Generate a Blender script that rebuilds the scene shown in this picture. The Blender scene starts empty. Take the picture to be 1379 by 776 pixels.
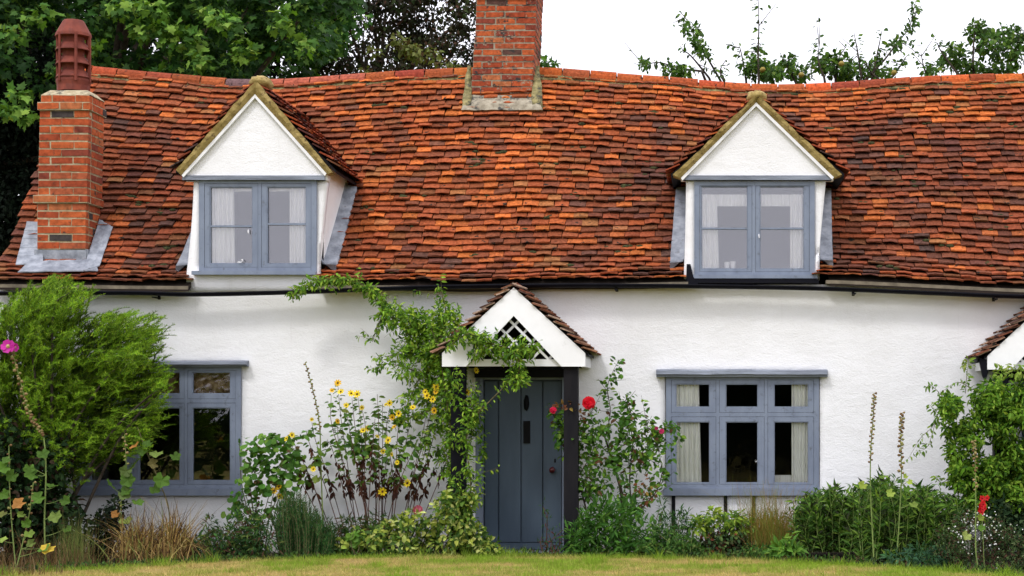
import bpy, math, random
import numpy as np
from mathutils import Vector, Matrix, noise

random.seed(7)
rng = np.random.default_rng(11)
SC = bpy.context.scene
COL = SC.collection

# ---------------------------------------------------------------- camera, sky, sun, exposure
F_PX, D0, CX, HZ = 2423.0, 20.0, 960.0, 550.0     # focal length in photo pixels, distance to the wall, principal column, horizon row
CAM = (2.233, -D0, 1.6)
cam = bpy.data.cameras.new('camera')
cam.sensor_width = 36.0
cam.lens = F_PX / 1379.0 * 36.0
cam.shift_x = (689.5 - CX) / 1379.0
cam.shift_y = (HZ - 388.0) / 1379.0
cam.clip_end = 2000.0
cam_o = bpy.data.objects.new('camera', cam)
cam_o.location = CAM
cam_o.rotation_euler = (math.radians(90), 0, 0)
COL.objects.link(cam_o)
SC.camera = cam_o

SUN_EL, SUN_AZ = math.radians(52), math.radians(-28)      # azimuth measured from the camera's side, minus = from the left
world = bpy.data.worlds.new('World')
SC.world = world
world.use_nodes = True
wn, wl = world.node_tree.nodes, world.node_tree.links
wn.clear()
w_out = wn.new('ShaderNodeOutputWorld')
w_bg = wn.new('ShaderNodeBackground')
w_bg.inputs['Strength'].default_value = 0.1
w_sky = wn.new('ShaderNodeTexSky')
w_sky.sky_type = 'NISHITA'
w_sky.sun_disc = False
w_sky.sun_elevation = SUN_EL
w_sky.sun_rotation = math.radians(180) + SUN_AZ
w_sky.dust_density = 3.0
# a closed layer of white cloud: brighter towards the zenith, as an overcast sky is
w_tc = wn.new('ShaderNodeTexCoord')
w_sep = wn.new('ShaderNodeSeparateXYZ')
wl.new(w_tc.outputs['Generated'], w_sep.inputs[0])
w_mr = wn.new('ShaderNodeMapRange')
w_mr.inputs['From Min'].default_value = 0.0
w_mr.inputs['From Max'].default_value = 1.0
w_mr.inputs['To Min'].default_value = 12.5
w_mr.inputs['To Max'].default_value = 25.0
wl.new(w_sep.outputs['Z'], w_mr.inputs['Value'])
w_cmb = wn.new('ShaderNodeCombineColor')
w_m2 = wn.new('ShaderNodeMath'); w_m2.operation = 'MULTIPLY'; w_m2.inputs[1].default_value = 1.09
wl.new(w_mr.outputs[0], w_m2.inputs[0])
wl.new(w_mr.outputs[0], w_cmb.inputs[0]); wl.new(w_mr.outputs[0], w_cmb.inputs[1]); wl.new(w_m2.outputs[0], w_cmb.inputs[2])
w_mix = wn.new('ShaderNodeMix'); w_mix.data_type = 'RGBA'
w_mix.inputs['Factor'].default_value = 0.93
wl.new(w_sky.outputs['Color'], w_mix.inputs['A'])
wl.new(w_cmb.outputs['Color'], w_mix.inputs['B'])
wl.new(w_mix.outputs['Result'], w_bg.inputs['Color'])
wl.new(w_bg.outputs['Background'], w_out.inputs['Surface'])

sun = bpy.data.lights.new('sun', 'SUN')
sun.energy = 1.5
sun.angle = math.radians(10)
sun.color = (1.0, 0.975, 0.95)
sun_o = bpy.data.objects.new('sun', sun)
sdir = Vector((math.sin(SUN_AZ) * math.cos(SUN_EL), -math.cos(SUN_AZ) * math.cos(SUN_EL), math.sin(SUN_EL)))
sun_o.rotation_euler = sdir.to_track_quat('Z', 'Y').to_euler()
sun_o.location = (-5, -15, 20)
COL.objects.link(sun_o)

SC.view_settings.view_transform = 'Standard'
SC.view_settings.look = 'None'
SC.view_settings.exposure = 0.0
SC.view_settings.gamma = 1.0
SC.view_settings.use_curve_mapping = False
SC.render.engine = 'CYCLES'
SC.cycles.max_bounces = 8
SC.cycles.transparent_max_bounces = 12
SC.cycles.use_denoising = True


def P(px, py, Y=0.0):
    """the point of the place seen at photo pixel (px, py) at depth Y"""
    d = D0 + Y
    return (CAM[0] + (px - CX) * d / F_PX, Y, 1.6 - (py - HZ) * d / F_PX)


def PX(px, Y=0.0):
    return CAM[0] + (px - CX) * (D0 + Y) / F_PX


def PZ(py, Y=0.0):
    return 1.6 - (py - HZ) * (D0 + Y) / F_PX


def srgb(r, g, b):
    def f(c):
        c /= 255.0
        return c / 12.92 if c <= 0.04045 else ((c + 0.055) / 1.055) ** 2.4
    return (f(r), f(g), f(b), 1.0)


# ---------------------------------------------------------------- materials
def new_mat(name):
    m = bpy.data.materials.new(name)
    m.use_nodes = True
    nt = m.node_tree
    b = nt.nodes['Principled BSDF']
    return m, nt, b


def noise_tex(nt, scale, detail=4.0, rough=0.6, stretch=None, distort=0.0, coord='pos'):
    g = nt.nodes.new('ShaderNodeNewGeometry')
    n = nt.nodes.new('ShaderNodeTexNoise')
    n.inputs['Scale'].default_value = scale
    n.inputs['Detail'].default_value = detail
    n.inputs['Roughness'].default_value = rough
    n.inputs['Distortion'].default_value = distort
    if stretch:
        mp = nt.nodes.new('ShaderNodeMapping')
        mp.inputs['Scale'].default_value = stretch
        nt.links.new(g.outputs['Position'], mp.inputs['Vector'])
        nt.links.new(mp.outputs[0], n.inputs['Vector'])
    else:
        nt.links.new(g.outputs['Position'], n.inputs['Vector'])
    return n


def ramp(nt, src, stops):
    r = nt.nodes.new('ShaderNodeValToRGB')
    e = r.color_ramp.elements
    while len(e) < len(stops):
        e.new(0.5)
    for el, (p, c) in zip(e, stops):
        el.position = p
        el.color = c if len(c) == 4 else (*c, 1)
    nt.links.new(src, r.inputs[0])
    return r


def mixc(nt, fac, a, b, mode='MIX'):
    m = nt.nodes.new('ShaderNodeMix'); m.data_type = 'RGBA'; m.blend_type = mode
    for key, v in (('Factor', fac), ('A', a), ('B', b)):
        s = m.inputs[key]
        if hasattr(v, 'links') or hasattr(v, 'is_linked'):
            nt.links.new(v, s)
        else:
            s.default_value = v
    return m.outputs['Result']


def bump(nt, bsdf, src, strength, dist=0.01, prev=None):
    b = nt.nodes.new('ShaderNodeBump')
    b.inputs['Strength'].default_value = strength
    b.inputs['Distance'].default_value = dist
    nt.links.new(src, b.inputs['Height'])
    if prev is not None:
        nt.links.new(prev, b.inputs['Normal'])
    nt.links.new(b.outputs[0], bsdf.inputs['Normal'])
    return b.outputs[0]


def G(v):
    return (v, v, v, 1)


def mottled(name, c1, c2, scale=6.0, rough=0.7, bstr=0.3, bscale=60.0, bdist=0.004, dirt=None, dirt_scale=3.0, dirt_lo=0.58, dirt_hi=0.72, spec=0.3, metal=0.0, stretch=None):
    m, nt, b = new_mat(name)
    n = noise_tex(nt, scale, stretch=stretch)
    col = ramp(nt, n.outputs['Fac'], [(0.35, c1), (0.65, c2)]).outputs[0]
    if dirt:
        d = noise_tex(nt, dirt_scale, 6, 0.7)
        f = ramp(nt, d.outputs['Fac'], [(dirt_lo, G(0)), (dirt_hi, G(1))]).outputs[0]
        col = mixc(nt, f, col, dirt)
    nt.links.new(col, b.inputs['Base Color'])
    b.inputs['Roughness'].default_value = rough
    b.inputs['Specular IOR Level'].default_value = spec
    b.inputs['Metallic'].default_value = metal
    if bstr:
        n2 = noise_tex(nt, bscale, 3, stretch=stretch)
        bump(nt, b, n2.outputs['Fac'], bstr, bdist)
    return m


def tinted(name, rough=0.8, mottle=(0.7, 1.2), mscale=25.0, spots=None, spot_scale=14.0, spot_lo=0.66, spot_hi=0.72, spots2=None, s2_scale=8.0, s2_lo=0.62, s2_hi=0.7, bstr=0.4, bscale=90.0, spec=0.2):
    """takes each piece's own colour from the mesh and mottles it"""
    m, nt, b = new_mat(name)
    a = nt.nodes.new('ShaderNodeAttribute'); a.attribute_name = 'tint'
    n = noise_tex(nt, mscale, 5, 0.65)
    f = ramp(nt, n.outputs['Fac'], [(0.3, G(mottle[0])), (0.7, G(mottle[1]))]).outputs[0]
    col = mixc(nt, 1.0, a.outputs['Color'], f, 'MULTIPLY')
    if spots:
        d = noise_tex(nt, spot_scale, 3, 0.6)
        f = ramp(nt, d.outputs['Fac'], [(spot_lo, G(0)), (spot_hi, G(1))]).outputs[0]
        col = mixc(nt, f, col, spots)
    if spots2:
        d = noise_tex(nt, s2_scale, 6, 0.75)
        f = ramp(nt, d.outputs['Fac'], [(s2_lo, G(0)), (s2_hi, G(0.85))]).outputs[0]
        col = mixc(nt, f, col, spots2)
    nt.links.new(col, b.inputs['Base Color'])
    b.inputs['Roughness'].default_value = rough
    b.inputs['Specular IOR Level'].default_value = spec
    n2 = noise_tex(nt, bscale, 4)
    bump(nt, b, n2.outputs['Fac'], bstr, 0.004)
    return m


def leaf_mat(name, trans=0.3, rough=0.6, spec=0.12, mottle=(0.75, 1.2), mscale=9.0):
    m, nt, b = new_mat(name)
    a = nt.nodes.new('ShaderNodeAttribute'); a.attribute_name = 'tint'
    n = noise_tex(nt, mscale, 3)
    f = ramp(nt, n.outputs['Fac'], [(0.3, G(mottle[0])), (0.7, G(mottle[1]))]).outputs[0]
    col = mixc(nt, 1.0, a.outputs['Color'], f, 'MULTIPLY')
    nt.links.new(col, b.inputs['Base Color'])
    b.inputs['Roughness'].default_value = rough
    b.inputs['Specular IOR Level'].default_value = spec
    t = nt.nodes.new('ShaderNodeBsdfTranslucent')
    c2 = mixc(nt, 1.0, col, (1.15, 1.25, 0.45, 1), 'MULTIPLY')
    nt.links.new(c2, t.inputs['Color'])
    mx = nt.nodes.new('ShaderNodeMixShader')
    mx.inputs[0].default_value = trans
    nt.links.new(b.outputs[0], mx.inputs[1]); nt.links.new(t.outputs[0], mx.inputs[2])
    nt.links.new(mx.outputs[0], nt.nodes['Material Output'].inputs['Surface'])
    return m


def glass_mat(name, refl, tint=(0.98, 0.98, 0.985, 1)):
    m, nt, b = new_mat(name)
    nt.nodes.remove(b)
    tr = nt.nodes.new('ShaderNodeBsdfTransparent'); tr.inputs[0].default_value = tint
    gl = nt.nodes.new('ShaderNodeBsdfGlossy'); gl.inputs['Roughness'].default_value = 0.01
    gl.inputs['Color'].default_value = (0.95, 0.95, 1, 1)
    n = noise_tex(nt, 2.2, 2)
    bp = nt.nodes.new('ShaderNodeBump'); bp.inputs['Strength'].default_value = 0.08; bp.inputs['Distance'].default_value = 0.02
    nt.links.new(n.outputs['Fac'], bp.inputs['Height']); nt.links.new(bp.outputs[0], gl.inputs['Normal'])
    fr = nt.nodes.new('ShaderNodeFresnel'); fr.inputs['IOR'].default_value = 1.5
    ad = nt.nodes.new('ShaderNodeMath'); ad.operation = 'ADD'; ad.inputs[1].default_value = refl; ad.use_clamp = True
    nt.links.new(fr.outputs[0], ad.inputs[0])
    mx = nt.nodes.new('ShaderNodeMixShader')
    nt.links.new(ad.outputs[0], mx.inputs[0]); nt.links.new(tr.outputs[0], mx.inputs[1]); nt.links.new(gl.outputs[0], mx.inputs[2])
    nt.links.new(mx.outputs[0], nt.nodes['Material Output'].inputs['Surface'])
    return m


M = {}


def render_wall_mat():
    m, nt, b = new_mat('white_render')
    n = noise_tex(nt, 1.3, 6, 0.65)
    col = ramp(nt, n.outputs['Fac'], [(0.3, (0.77, 0.765, 0.77)), (0.6, (0.83, 0.83, 0.845))]).outputs[0]
    d = noise_tex(nt, 3.2, 8, 0.75, stretch=(1, 1, 0.35))
    f = ramp(nt, d.outputs['Fac'], [(0.62, G(0)), (0.82, G(0.22))]).outputs[0]
    col = mixc(nt, f, col, (0.52, 0.50, 0.46, 1))
    # rain splash and damp near the ground
    g = nt.nodes.new('ShaderNodeNewGeometry'); sp = nt.nodes.new('ShaderNodeSeparateXYZ'); nt.links.new(g.outputs['Position'], sp.inputs[0])
    mr = nt.nodes.new('ShaderNodeMapRange'); mr.inputs['From Min'].default_value = 0.55; mr.inputs['From Max'].default_value = 0.0
    nt.links.new(sp.outputs['Z'], mr.inputs['Value'])
    d2 = noise_tex(nt, 6.0, 6, 0.7, stretch=(1, 1, 0.5))
    mu = nt.nodes.new('ShaderNodeMath'); mu.operation = 'MULTIPLY'; nt.links.new(mr.outputs[0], mu.inputs[0]); nt.links.new(d2.outputs['Fac'], mu.inputs[1])
    f2 = ramp(nt, mu.outputs[0], [(0.18, G(0)), (0.5, G(0.75))]).outputs[0]
    col = mixc(nt, f2, col, (0.34, 0.32, 0.25, 1))
    # faint run-off streaks
    d3 = noise_tex(nt, 9.0, 3, 0.6, stretch=(1.6, 1, 0.06))
    f3 = ramp(nt, d3.outputs['Fac'], [(0.64, G(0)), (0.82, G(0.22))]).outputs[0]
    col = mixc(nt, f3, col, (0.50, 0.49, 0.46, 1))
    nt.links.new(col, b.inputs['Base Color'])
    b.inputs['Roughness'].default_value = 0.85
    b.inputs['Specular IOR Level'].default_value = 0.15
    n1 = noise_tex(nt, 5.0, 4, 0.6, stretch=(1, 1, 1.8), distort=0.6)
    p = bump(nt, b, n1.outputs['Fac'], 0.28, 0.03)
    n2 = noise_tex(nt, 42.0, 5, 0.7, stretch=(1, 1, 1.5))
    bump(nt, b, n2.outputs['Fac'], 0.55, 0.012, p)
    return m


M['wall'] = render_wall_mat()
M['white_paint'] = mottled('white_paint', (0.78, 0.78, 0.79), (0.84, 0.84, 0.85), 5, 0.5, 0.1, 40, dirt=(0.5, 0.5, 0.48, 1), dirt_lo=0.66, dirt_hi=0.85)
M['blue_paint'] = mottled('blue_grey_paint', (0.155, 0.185, 0.25), (0.195, 0.23, 0.30), 7, 0.45, 0.25, 60, 0.003, dirt=(0.085, 0.095, 0.115, 1), dirt_scale=14, dirt_lo=0.57, dirt_hi=0.74, spec=0.4, stretch=(1, 1, 0.4))
M['lintel_paint'] = mottled('weathered_blue_grey_paint', (0.13, 0.145, 0.18), (0.25, 0.28, 0.34), 5, 0.6, 0.7, 24, 0.01, stretch=(0.3, 1, 2.0), dirt=(0.05, 0.05, 0.055, 1), dirt_scale=6, dirt_lo=0.62, dirt_hi=0.75)
M['door_paint'] = mottled('slate_blue_door_paint', (0.052, 0.080, 0.116), (0.074, 0.108, 0.152), 4, 0.45, 0.2, 50, 0.003, spec=0.4, stretch=(1, 1, 0.25))
M['black_paint'] = mottled('black_paint', (0.003, 0.003, 0.006), (0.006, 0.006, 0.010), 5, 0.6, 0.2, 40, 0.003, spec=0.10)
M['dark_timber'] = mottled('dark_timber', (0.004, 0.004, 0.007), (0.010, 0.009, 0.011), 8, 0.7, 0.5, 30, 0.006, stretch=(1, 1, 0.2), spec=0.15)
M['soffit'] = mottled('weathered_soffit_wood', (0.12, 0.10, 0.07), (0.24, 0.20, 0.14), 6, 0.8, 0.4, 30, 0.006)
M['lead'] = mottled('lead_sheet', (0.13, 0.145, 0.175), (0.29, 0.31, 0.35), 9, 0.6, 0.5, 18, 0.01, dirt=(0.10, 0.10, 0.11, 1), dirt_scale=11, dirt_lo=0.60, dirt_hi=0.72, spec=0.5)
M['mortar'] = mottled('lime_mortar', (0.30, 0.24, 0.14), (0.46, 0.40, 0.27), 14, 0.95, 0.6, 70, 0.01, dirt=(0.08, 0.075, 0.06, 1), dirt_scale=5, dirt_lo=0.57, dirt_hi=0.68)
M['old_mortar'] = mottled('grey_patched_mortar', (0.20, 0.17, 0.12), (0.36, 0.32, 0.24), 14, 0.95, 0.6, 70, 0.01, dirt=(0.05, 0.05, 0.045, 1), dirt_scale=6, dirt_lo=0.52, dirt_hi=0.62)
M['lichen_mortar'] = mottled('lichened_mortar', (0.25, 0.18, 0.055), (0.44, 0.33, 0.13), 11, 0.95, 0.8, 40, 0.012, dirt=(0.12, 0.08, 0.035, 1), dirt_scale=14, dirt_lo=0.55, dirt_hi=0.66)
M['patchy_mortar'] = mottled('patchy_mortar', (0.09, 0.08, 0.03), (0.32, 0.27, 0.12), 13, 0.95, 0.8, 50, 0.015, dirt=(0.05, 0.05, 0.04, 1), dirt_scale=9, dirt_lo=0.52, dirt_hi=0.62)
M['gold_reflection'] = mottled('brown_gold_reflection', (0.10, 0.04, 0.015), (0.42, 0.30, 0.16), 14, 0.9, 0, stretch=(1, 1, 1))  # brown and gold of a reflection, put into a surface colour
M['moss'] = mottled('moss', (0.018, 0.02, 0.008), (0.06, 0.065, 0.02), 40, 1.0, 0.8, 120, 0.01)
M['deck'] = mottled('dark_roof_boarding', (0.02, 0.014, 0.01), (0.03, 0.02, 0.015), 5, 0.9, 0)
M['room_pale'] = mottled('pale_lilac_room_paint', (0.36, 0.36, 0.42), (0.40, 0.40, 0.46), 1.5, 0.9, 0)
M['room_dark'] = mottled('dark_room_paint', (0.03, 0.03, 0.03), (0.04, 0.035, 0.03), 1.5, 0.9, 0)
M['terracotta'] = mottled('terracotta_pot', (0.13, 0.028, 0.018), (0.20, 0.045, 0.027), 8, 0.8, 0.3, 40, 0.004, dirt=(0.09, 0.03, 0.025, 1), dirt_scale=5, dirt_lo=0.55, dirt_hi=0.75)
M['tile'] = tinted('clay_tile', 0.9, (0.5, 1.42), 30, spots=(0.02, 0.018, 0.014, 1), spot_scale=12, spot_lo=0.635, spot_hi=0.69, spots2=(0.34, 0.30, 0.24, 1), s2_scale=15, s2_lo=0.68, s2_hi=0.78, bstr=0.9, bscale=60, spec=0.1)
M['brick'] = tinted('brick', 0.9, (0.55, 1.3), 16, spots=(0.05, 0.03, 0.025, 1), spot_scale=9, spot_lo=0.62, spot_hi=0.72, spots2=(0.36, 0.28, 0.18, 1), s2_scale=20, s2_lo=0.70, s2_hi=0.78, bstr=0.7, bscale=80)
M['old_brick'] = tinted('old_brick', 0.92, (0.5, 1.35), 18, spots=(0.035, 0.03, 0.028, 1), spot_scale=11, spot_lo=0.60, spot_hi=0.68, spots2=(0.30, 0.27, 0.19, 1), s2_scale=12, s2_lo=0.585, s2_hi=0.66, bstr=0.9, bscale=60)
M['curtain'] = mottled('cream_curtain', (0.82, 0.84, 0.76), (0.88, 0.90, 0.83), 10, 0.9, 0)
M['net'] = mottled('white_curtain', (0.86, 0.86, 0.84), (0.90, 0.90, 0.88), 10, 0.9, 0)
M['bright_glass'] = glass_mat('sky_reflecting_glass', 0.085)
M['dark_glass'] = glass_mat('dark_window_glass', -0.03)
M['tree_glass'] = glass_mat('tree_reflecting_glass', 0.015)
M['leaf'] = leaf_mat('leaf')
M['dark_leaf'] = leaf_mat('dark_leaf', 0.10, 0.65, 0.08)
M['petal'] = leaf_mat('petal', 0.3, 0.5, 0.2, (0.85, 1.1))
M['dry'] = leaf_mat('dry_leaf', 0.2, 0.8, 0.1)
M['bark'] = mottled('bark', (0.03, 0.022, 0.016), (0.08, 0.062, 0.045), 12, 0.95, 0.8, 40, 0.01)
M['twig'] = mottled('green_brown_stem', (0.07, 0.06, 0.025), (0.14, 0.12, 0.05), 15, 0.8, 0.2, 40)
M['red_stem'] = mottled('red_brown_stem', (0.06, 0.025, 0.018), (0.11, 0.05, 0.03), 15, 0.8, 0.2, 40)
M['green_stem'] = mottled('green_stem', (0.12, 0.17, 0.04), (0.2, 0.27, 0.07), 15, 0.7, 0.1, 40)
M['soil'] = mottled('dark_soil', (0.02, 0.014, 0.01), (0.05, 0.036, 0.024), 9, 1.0, 0.9, 25, 0.03)
M['red_enamel'] = mottled('dark_red_enamel', (0.07, 0.008, 0.01), (0.1, 0.012, 0.014), 9, 0.3, 0, spec=0.6)
M['iron'] = mottled('black_iron', (0.003, 0.003, 0.004), (0.006, 0.006, 0.007), 9, 0.6, 0.1, spec=0.12)
M['steel'] = mottled('bright_metal', (0.6, 0.6, 0.6), (0.7, 0.7, 0.7), 9, 0.3, 0, metal=0.8)


def turf_mat():
    m, nt, b = new_mat('turf')
    n = noise_tex(nt, 1.7, 5, 0.6)
    col = ramp(nt, n.outputs['Fac'], [(0.35, (0.14, 0.17, 0.03)), (0.5, (0.24, 0.21, 0.06)), (0.62, (0.33, 0.25, 0.10))]).outputs[0]
    n2 = noise_tex(nt, 60, 3)
    col = mixc(nt, 1.0, col, ramp(nt, n2.outputs['Fac'], [(0.3, G(0.6)), (0.7, G(1.25))]).outputs[0], 'MULTIPLY')
    nt.links.new(col, b.inputs['Base Color'])
    b.inputs['Roughness'].default_value = 1.0
    b.inputs['Specular IOR Level'].default_value = 0.0
    bump(nt, b, n2.outputs['Fac'], 0.8, 0.02)
    return m


M['turf'] = turf_mat()


# ---------------------------------------------------------------- mesh building
def np_mesh(name, V, faces, mat, tint=None, smooth=False):
    """V (n,3); faces: list of arrays (m,k); tint: (n,3) own colour of each piece"""
    me = bpy.data.meshes.new(name)
    V = np.asarray(V, dtype=np.float32)
    me.vertices.add(len(V))
    me.vertices.foreach_set('co', V.ravel())
    if not isinstance(faces, list):
        faces = [faces]
    faces = [np.asarray(f, dtype=np.int32) for f in faces if len(f)]
    tot = sum(f.size for f in faces)
    me.loops.add(tot)
    me.loops.foreach_set('vertex_index', np.concatenate([f.ravel() for f in faces]))
    nf = sum(len(f) for f in faces)
    me.polygons.add(nf)
    sizes = np.concatenate([np.full(len(f), f.shape[1]) for f in faces])
    starts = np.concatenate([[0], np.cumsum(sizes)[:-1]]).astype(np.int32)
    me.polygons.foreach_set('loop_start', starts)
    me.polygons.foreach_set('use_smooth', np.full(nf, bool(smooth)))
    if tint is not None:
        at = me.attributes.new('tint', 'FLOAT_COLOR', 'POINT')
        t = np.ones((len(V), 4), dtype=np.float32)
        t[:, :3] = np.asarray(tint, dtype=np.float32)
        at.data.foreach_set('color', t.ravel())
    me.update(calc_edges=True)
    me.validate()
    if mat is not None:
        me.materials.append(mat)
    return me


class MB:
    """collects shapes into one mesh"""
    def __init__(self):
        self.V, self.F, self.T, self.n = [], {}, [], 0

    def add(self, V, faces, tint=(1, 1, 1)):
        V = np.asarray(V, dtype=float).reshape(-1, 3)
        for f in faces:
            self.F.setdefault(len(f), []).append(tuple(i + self.n for i in f))
        self.V.append(V)
        t = np.asarray(tint, dtype=float)
        self.T.append(np.tile(t, (len(V), 1)) if t.ndim == 1 else t)
        self.n += len(V)

    def add_np(self, V, F, tint):
        F = np.asarray(F) + self.n
        self.F.setdefault(F.shape[1], []).append(F)
        self.V.append(V); self.T.append(tint); self.n += len(V)

    def box(self, x0, x1, y0, y1, z0, z1, tint=(1, 1, 1)):
        V = [(x, y, z) for z in (z0, z1) for y in (y0, y1) for x in (x0, x1)]
        self.add(V, [(0, 2, 3, 1), (4, 5, 7, 6), (0, 1, 5, 4), (2, 6, 7, 3), (0, 4, 6, 2), (1, 3, 7, 5)], tint)

    def slab(self, outline, y0, y1, tint=(1, 1, 1)):
        """outline [(x,z)] anticlockwise seen from the front, thickness y0..y1"""
        n = len(outline)
        V = [(x, y0, z) for x, z in outline] + [(x, y1, z) for x, z in outline]
        F = [tuple(range(n)), tuple(reversed(range(n, 2 * n)))]
        F += [(i, i + n, (i + 1) % n + n, (i + 1) % n) for i in range(n)]
        self.add(V, F, tint)

    def tube(self, pts, radii, sides=5, tint=(1, 1, 1)):
        V, F = tube(pts, radii, sides)
        self.add_np(V, F, np.tile(np.asarray(tint, float), (len(V), 1)))

    def build(self, name, mat, parent=None, smooth=False, origin=None):
        V = np.concatenate(self.V)
        o = np.zeros(3) if origin is None else np.asarray(origin, float)
        faces = []
        for k, fs in self.F.items():
            arrs = [f if isinstance(f, np.ndarray) else np.array([f]) for f in fs]
            faces.append(np.concatenate(arrs))
        me = np_mesh(name, V - o, faces, mat, np.concatenate(self.T), smooth)
        return link(name, me, parent, o if parent is None else None if origin is None else o)


def link(name, me, parent=None, loc=None):
    ob = bpy.data.objects.new(name, me)
    COL.objects.link(ob)
    if parent is not None:
        ob.parent = parent
        base = getattr_base(parent)
        if loc is None:
            ob.location = (-base[0], -base[1], -base[2])
        else:
            ob.location = (loc[0] - base[0], loc[1] - base[1], loc[2] - base[2])
    elif loc is not None:
        ob.location = loc
    return ob


def getattr_base(o):
    v = Vector((0, 0, 0))
    while o is not None:
        v = v + o.location
        o = o.parent
    return v


def empty(name, loc, label, cat, group=None):
    e = bpy.data.objects.new(name, None)
    e.location = loc
    e.empty_display_size = 0.2
    COL.objects.link(e)
    return tag(e, label, cat, group)


def tag(o, label=None, cat=None, group=None, kind=None):
    if label: o['label'] = label
    if cat: o['category'] = cat
    if group: o['group'] = group
    if kind: o['kind'] = kind
    return o


def tube(pts, radii, sides=5):
    pts = np.asarray(pts, float); n = len(pts)
    radii = np.broadcast_to(np.asarray(radii, float), (n,))
    tan = np.gradient(pts, axis=0)
    tan /= np.linalg.norm(tan, axis=1)[:, None] + 1e-9
    ref = np.where(np.abs(tan[:, 2:3]) > 0.9, np.array([[1., 0, 0]]), np.array([[0, 0, 1.]]))
    a = np.cross(tan, ref); a /= np.linalg.norm(a, axis=1)[:, None] + 1e-9
    b = np.cross(tan, a)
    ang = np.arange(sides) * 2 * np.pi / sides
    ring = a[:, None, :] * np.cos(ang)[None, :, None] + b[:, None, :] * np.sin(ang)[None, :, None]
    V = (pts[:, None, :] + ring * radii[:, None, None]).reshape(-1, 3)
    i = np.arange(n - 1)[:, None] * sides; j = np.arange(sides)[None, :]; j2 = (j + 1) % sides
    F = np.stack([i + j, i + j2, i + sides + j2, i + sides + j], -1).reshape(-1, 4)
    return V, F


def smooth_path(pts, n=12):
    """Catmull-Rom through the points"""
    p = np.asarray(pts, float)
    if len(p) < 3:
        t = np.linspace(0, 1, n)[:, None]
        return p[0] * (1 - t) + p[-1] * t
    q = np.vstack([2 * p[0] - p[1], p, 2 * p[-1] - p[-2]])
    out = []
    for i in range(1, len(q) - 2):
        for t in np.linspace(0, 1, max(3, n // (len(p) - 1)), endpoint=False):
            out.append(0.5 * ((2 * q[i]) + (-q[i-1] + q[i+1]) * t + (2*q[i-1] - 5*q[i] + 4*q[i+1] - q[i+2]) * t*t + (-q[i-1] + 3*q[i] - 3*q[i+1] + q[i+2]) * t**3))
    out.append(p[-1])
    return np.array(out)


def nz(x, y=0.0, z=0.0):
    return noise.noise(Vector((x, y, z)))
# ================================================================ GROUND
def lawn_edge(x):
    """depth Y of the lawn's far edge: it curves towards the camera at both sides"""
    px = 960 + (x - CAM[0]) * F_PX / 18.8
    tbl = [(-400, -4.4), (0, -4.0), (100, -3.3), (210, -2.55), (345, -1.75), (500, -1.3), (690, -1.2), (860, -1.35), (1034, -1.75), (1180, -2.5), (1290, -3.2), (1379, -3.7), (1800, -4.6)]
    return float(np.interp(px, [a for a, b in tbl], [b for a, b in tbl])) + 0.05 * nz(x * 2.3)


g = MB()
g.add([(-400, -300, -0.03), (400, -300, -0.03), (400, 500, -0.03), (-400, 500, -0.03)], [(0, 1, 2, 3)])
tag(g.build('ground', M['turf']), kind='structure')

xs = np.linspace(-16, 18, 171)
V, F = [], []
rows = 26
for i, x in enumerate(xs):
    e = lawn_edge(x)
    for j in range(rows):
        if j == 0:
            V.append((x, e + 0.05, -0.02))
        else:
            t = ((j - 1) / (rows - 2)) ** 2
            y = e + (-34 - e) * t
            V.append((x, y, 0.05 - 0.02 * (j == 1) + 0.008 * nz(x * 1.5, y * 1.5) * (y > -8) - 0.0 * t))
for i in range(len(xs) - 1):
    for j in range(rows - 1):
        a = i * rows + j
        F.append((a, a + 1, a + rows + 1, a + rows))
tag(link('lawn', np_mesh('lawn', V, [np.array(F)], M['turf'], smooth=True)), kind='structure')

g = MB()
V, F = [], []
xs = np.linspace(-16, 18, 120); ys = np.linspace(-4.9, 0.15, 40)
for x in xs:
    for y in ys:
        V.append((x, y, 0.0 + 0.02 * nz(x * 4, y * 4)))
for i in range(len(xs) - 1):
    for j in range(len(ys) - 1):
        a = i * len(ys) + j
        F.append((a, a + len(ys), a + len(ys) + 1, a + 1))
tag(link('garden_bed', np_mesh('garden_bed', V, [np.array(F)], M['soil'], smooth=True)), kind='structure')

# ================================================================ COTTAGE
cottage = empty('cottage', (0, 0, 0), 'old white rendered cottage with red clay tiled roof, two dormers and blue grey windows', 'cottage')

XL, XR = -5.72, 8.6        # gable ends
YB = 5.0                    # back wall
DR = 2.45                   # depth of the ridge


def lerp_tbl(tbl):
    a = np.array(tbl, float)

    def f(x):
        # smooth interpolation
        w = 0.25
        return float(np.mean(np.interp([x - w, x - w / 2, x, x + w / 2, x + w], a[:, 0], a[:, 1])))
    return f


ridge_z = lerp_tbl([(PX(px, DR), PZ(py, DR)) for px, py in [(0, 86), (125, 95), (200, 103), (310, 113), (380, 113), (440, 109), (540, 102), (632, 97), (730, 96), (800, 102), (860, 107), (930, 112), (1000, 119), (1060, 120), (1120, 118), (1180, 114), (1250, 108), (1379, 105), (1700, 100)]])
eave_z = lerp_tbl([(PX(px, -0.15), PZ(py, -0.15)) for px, py in [(0, 381), (160, 383), (260, 384), (440, 382), (620, 384), (800, 381), (920, 378), (1105, 375), (1200, 379), (1379, 388), (1700, 392)]])

_u = np.linspace(0, 1, 101)
_sl = 0.5 + 0.78 * np.clip(_u / 0.24, 0, 1) ** 2 * (3 - 2 * np.clip(_u / 0.24, 0, 1))
_g = np.concatenate([[0], np.cumsum((_sl[1:] + _sl[:-1]) / 2)]); _g /= _g[-1]


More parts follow.
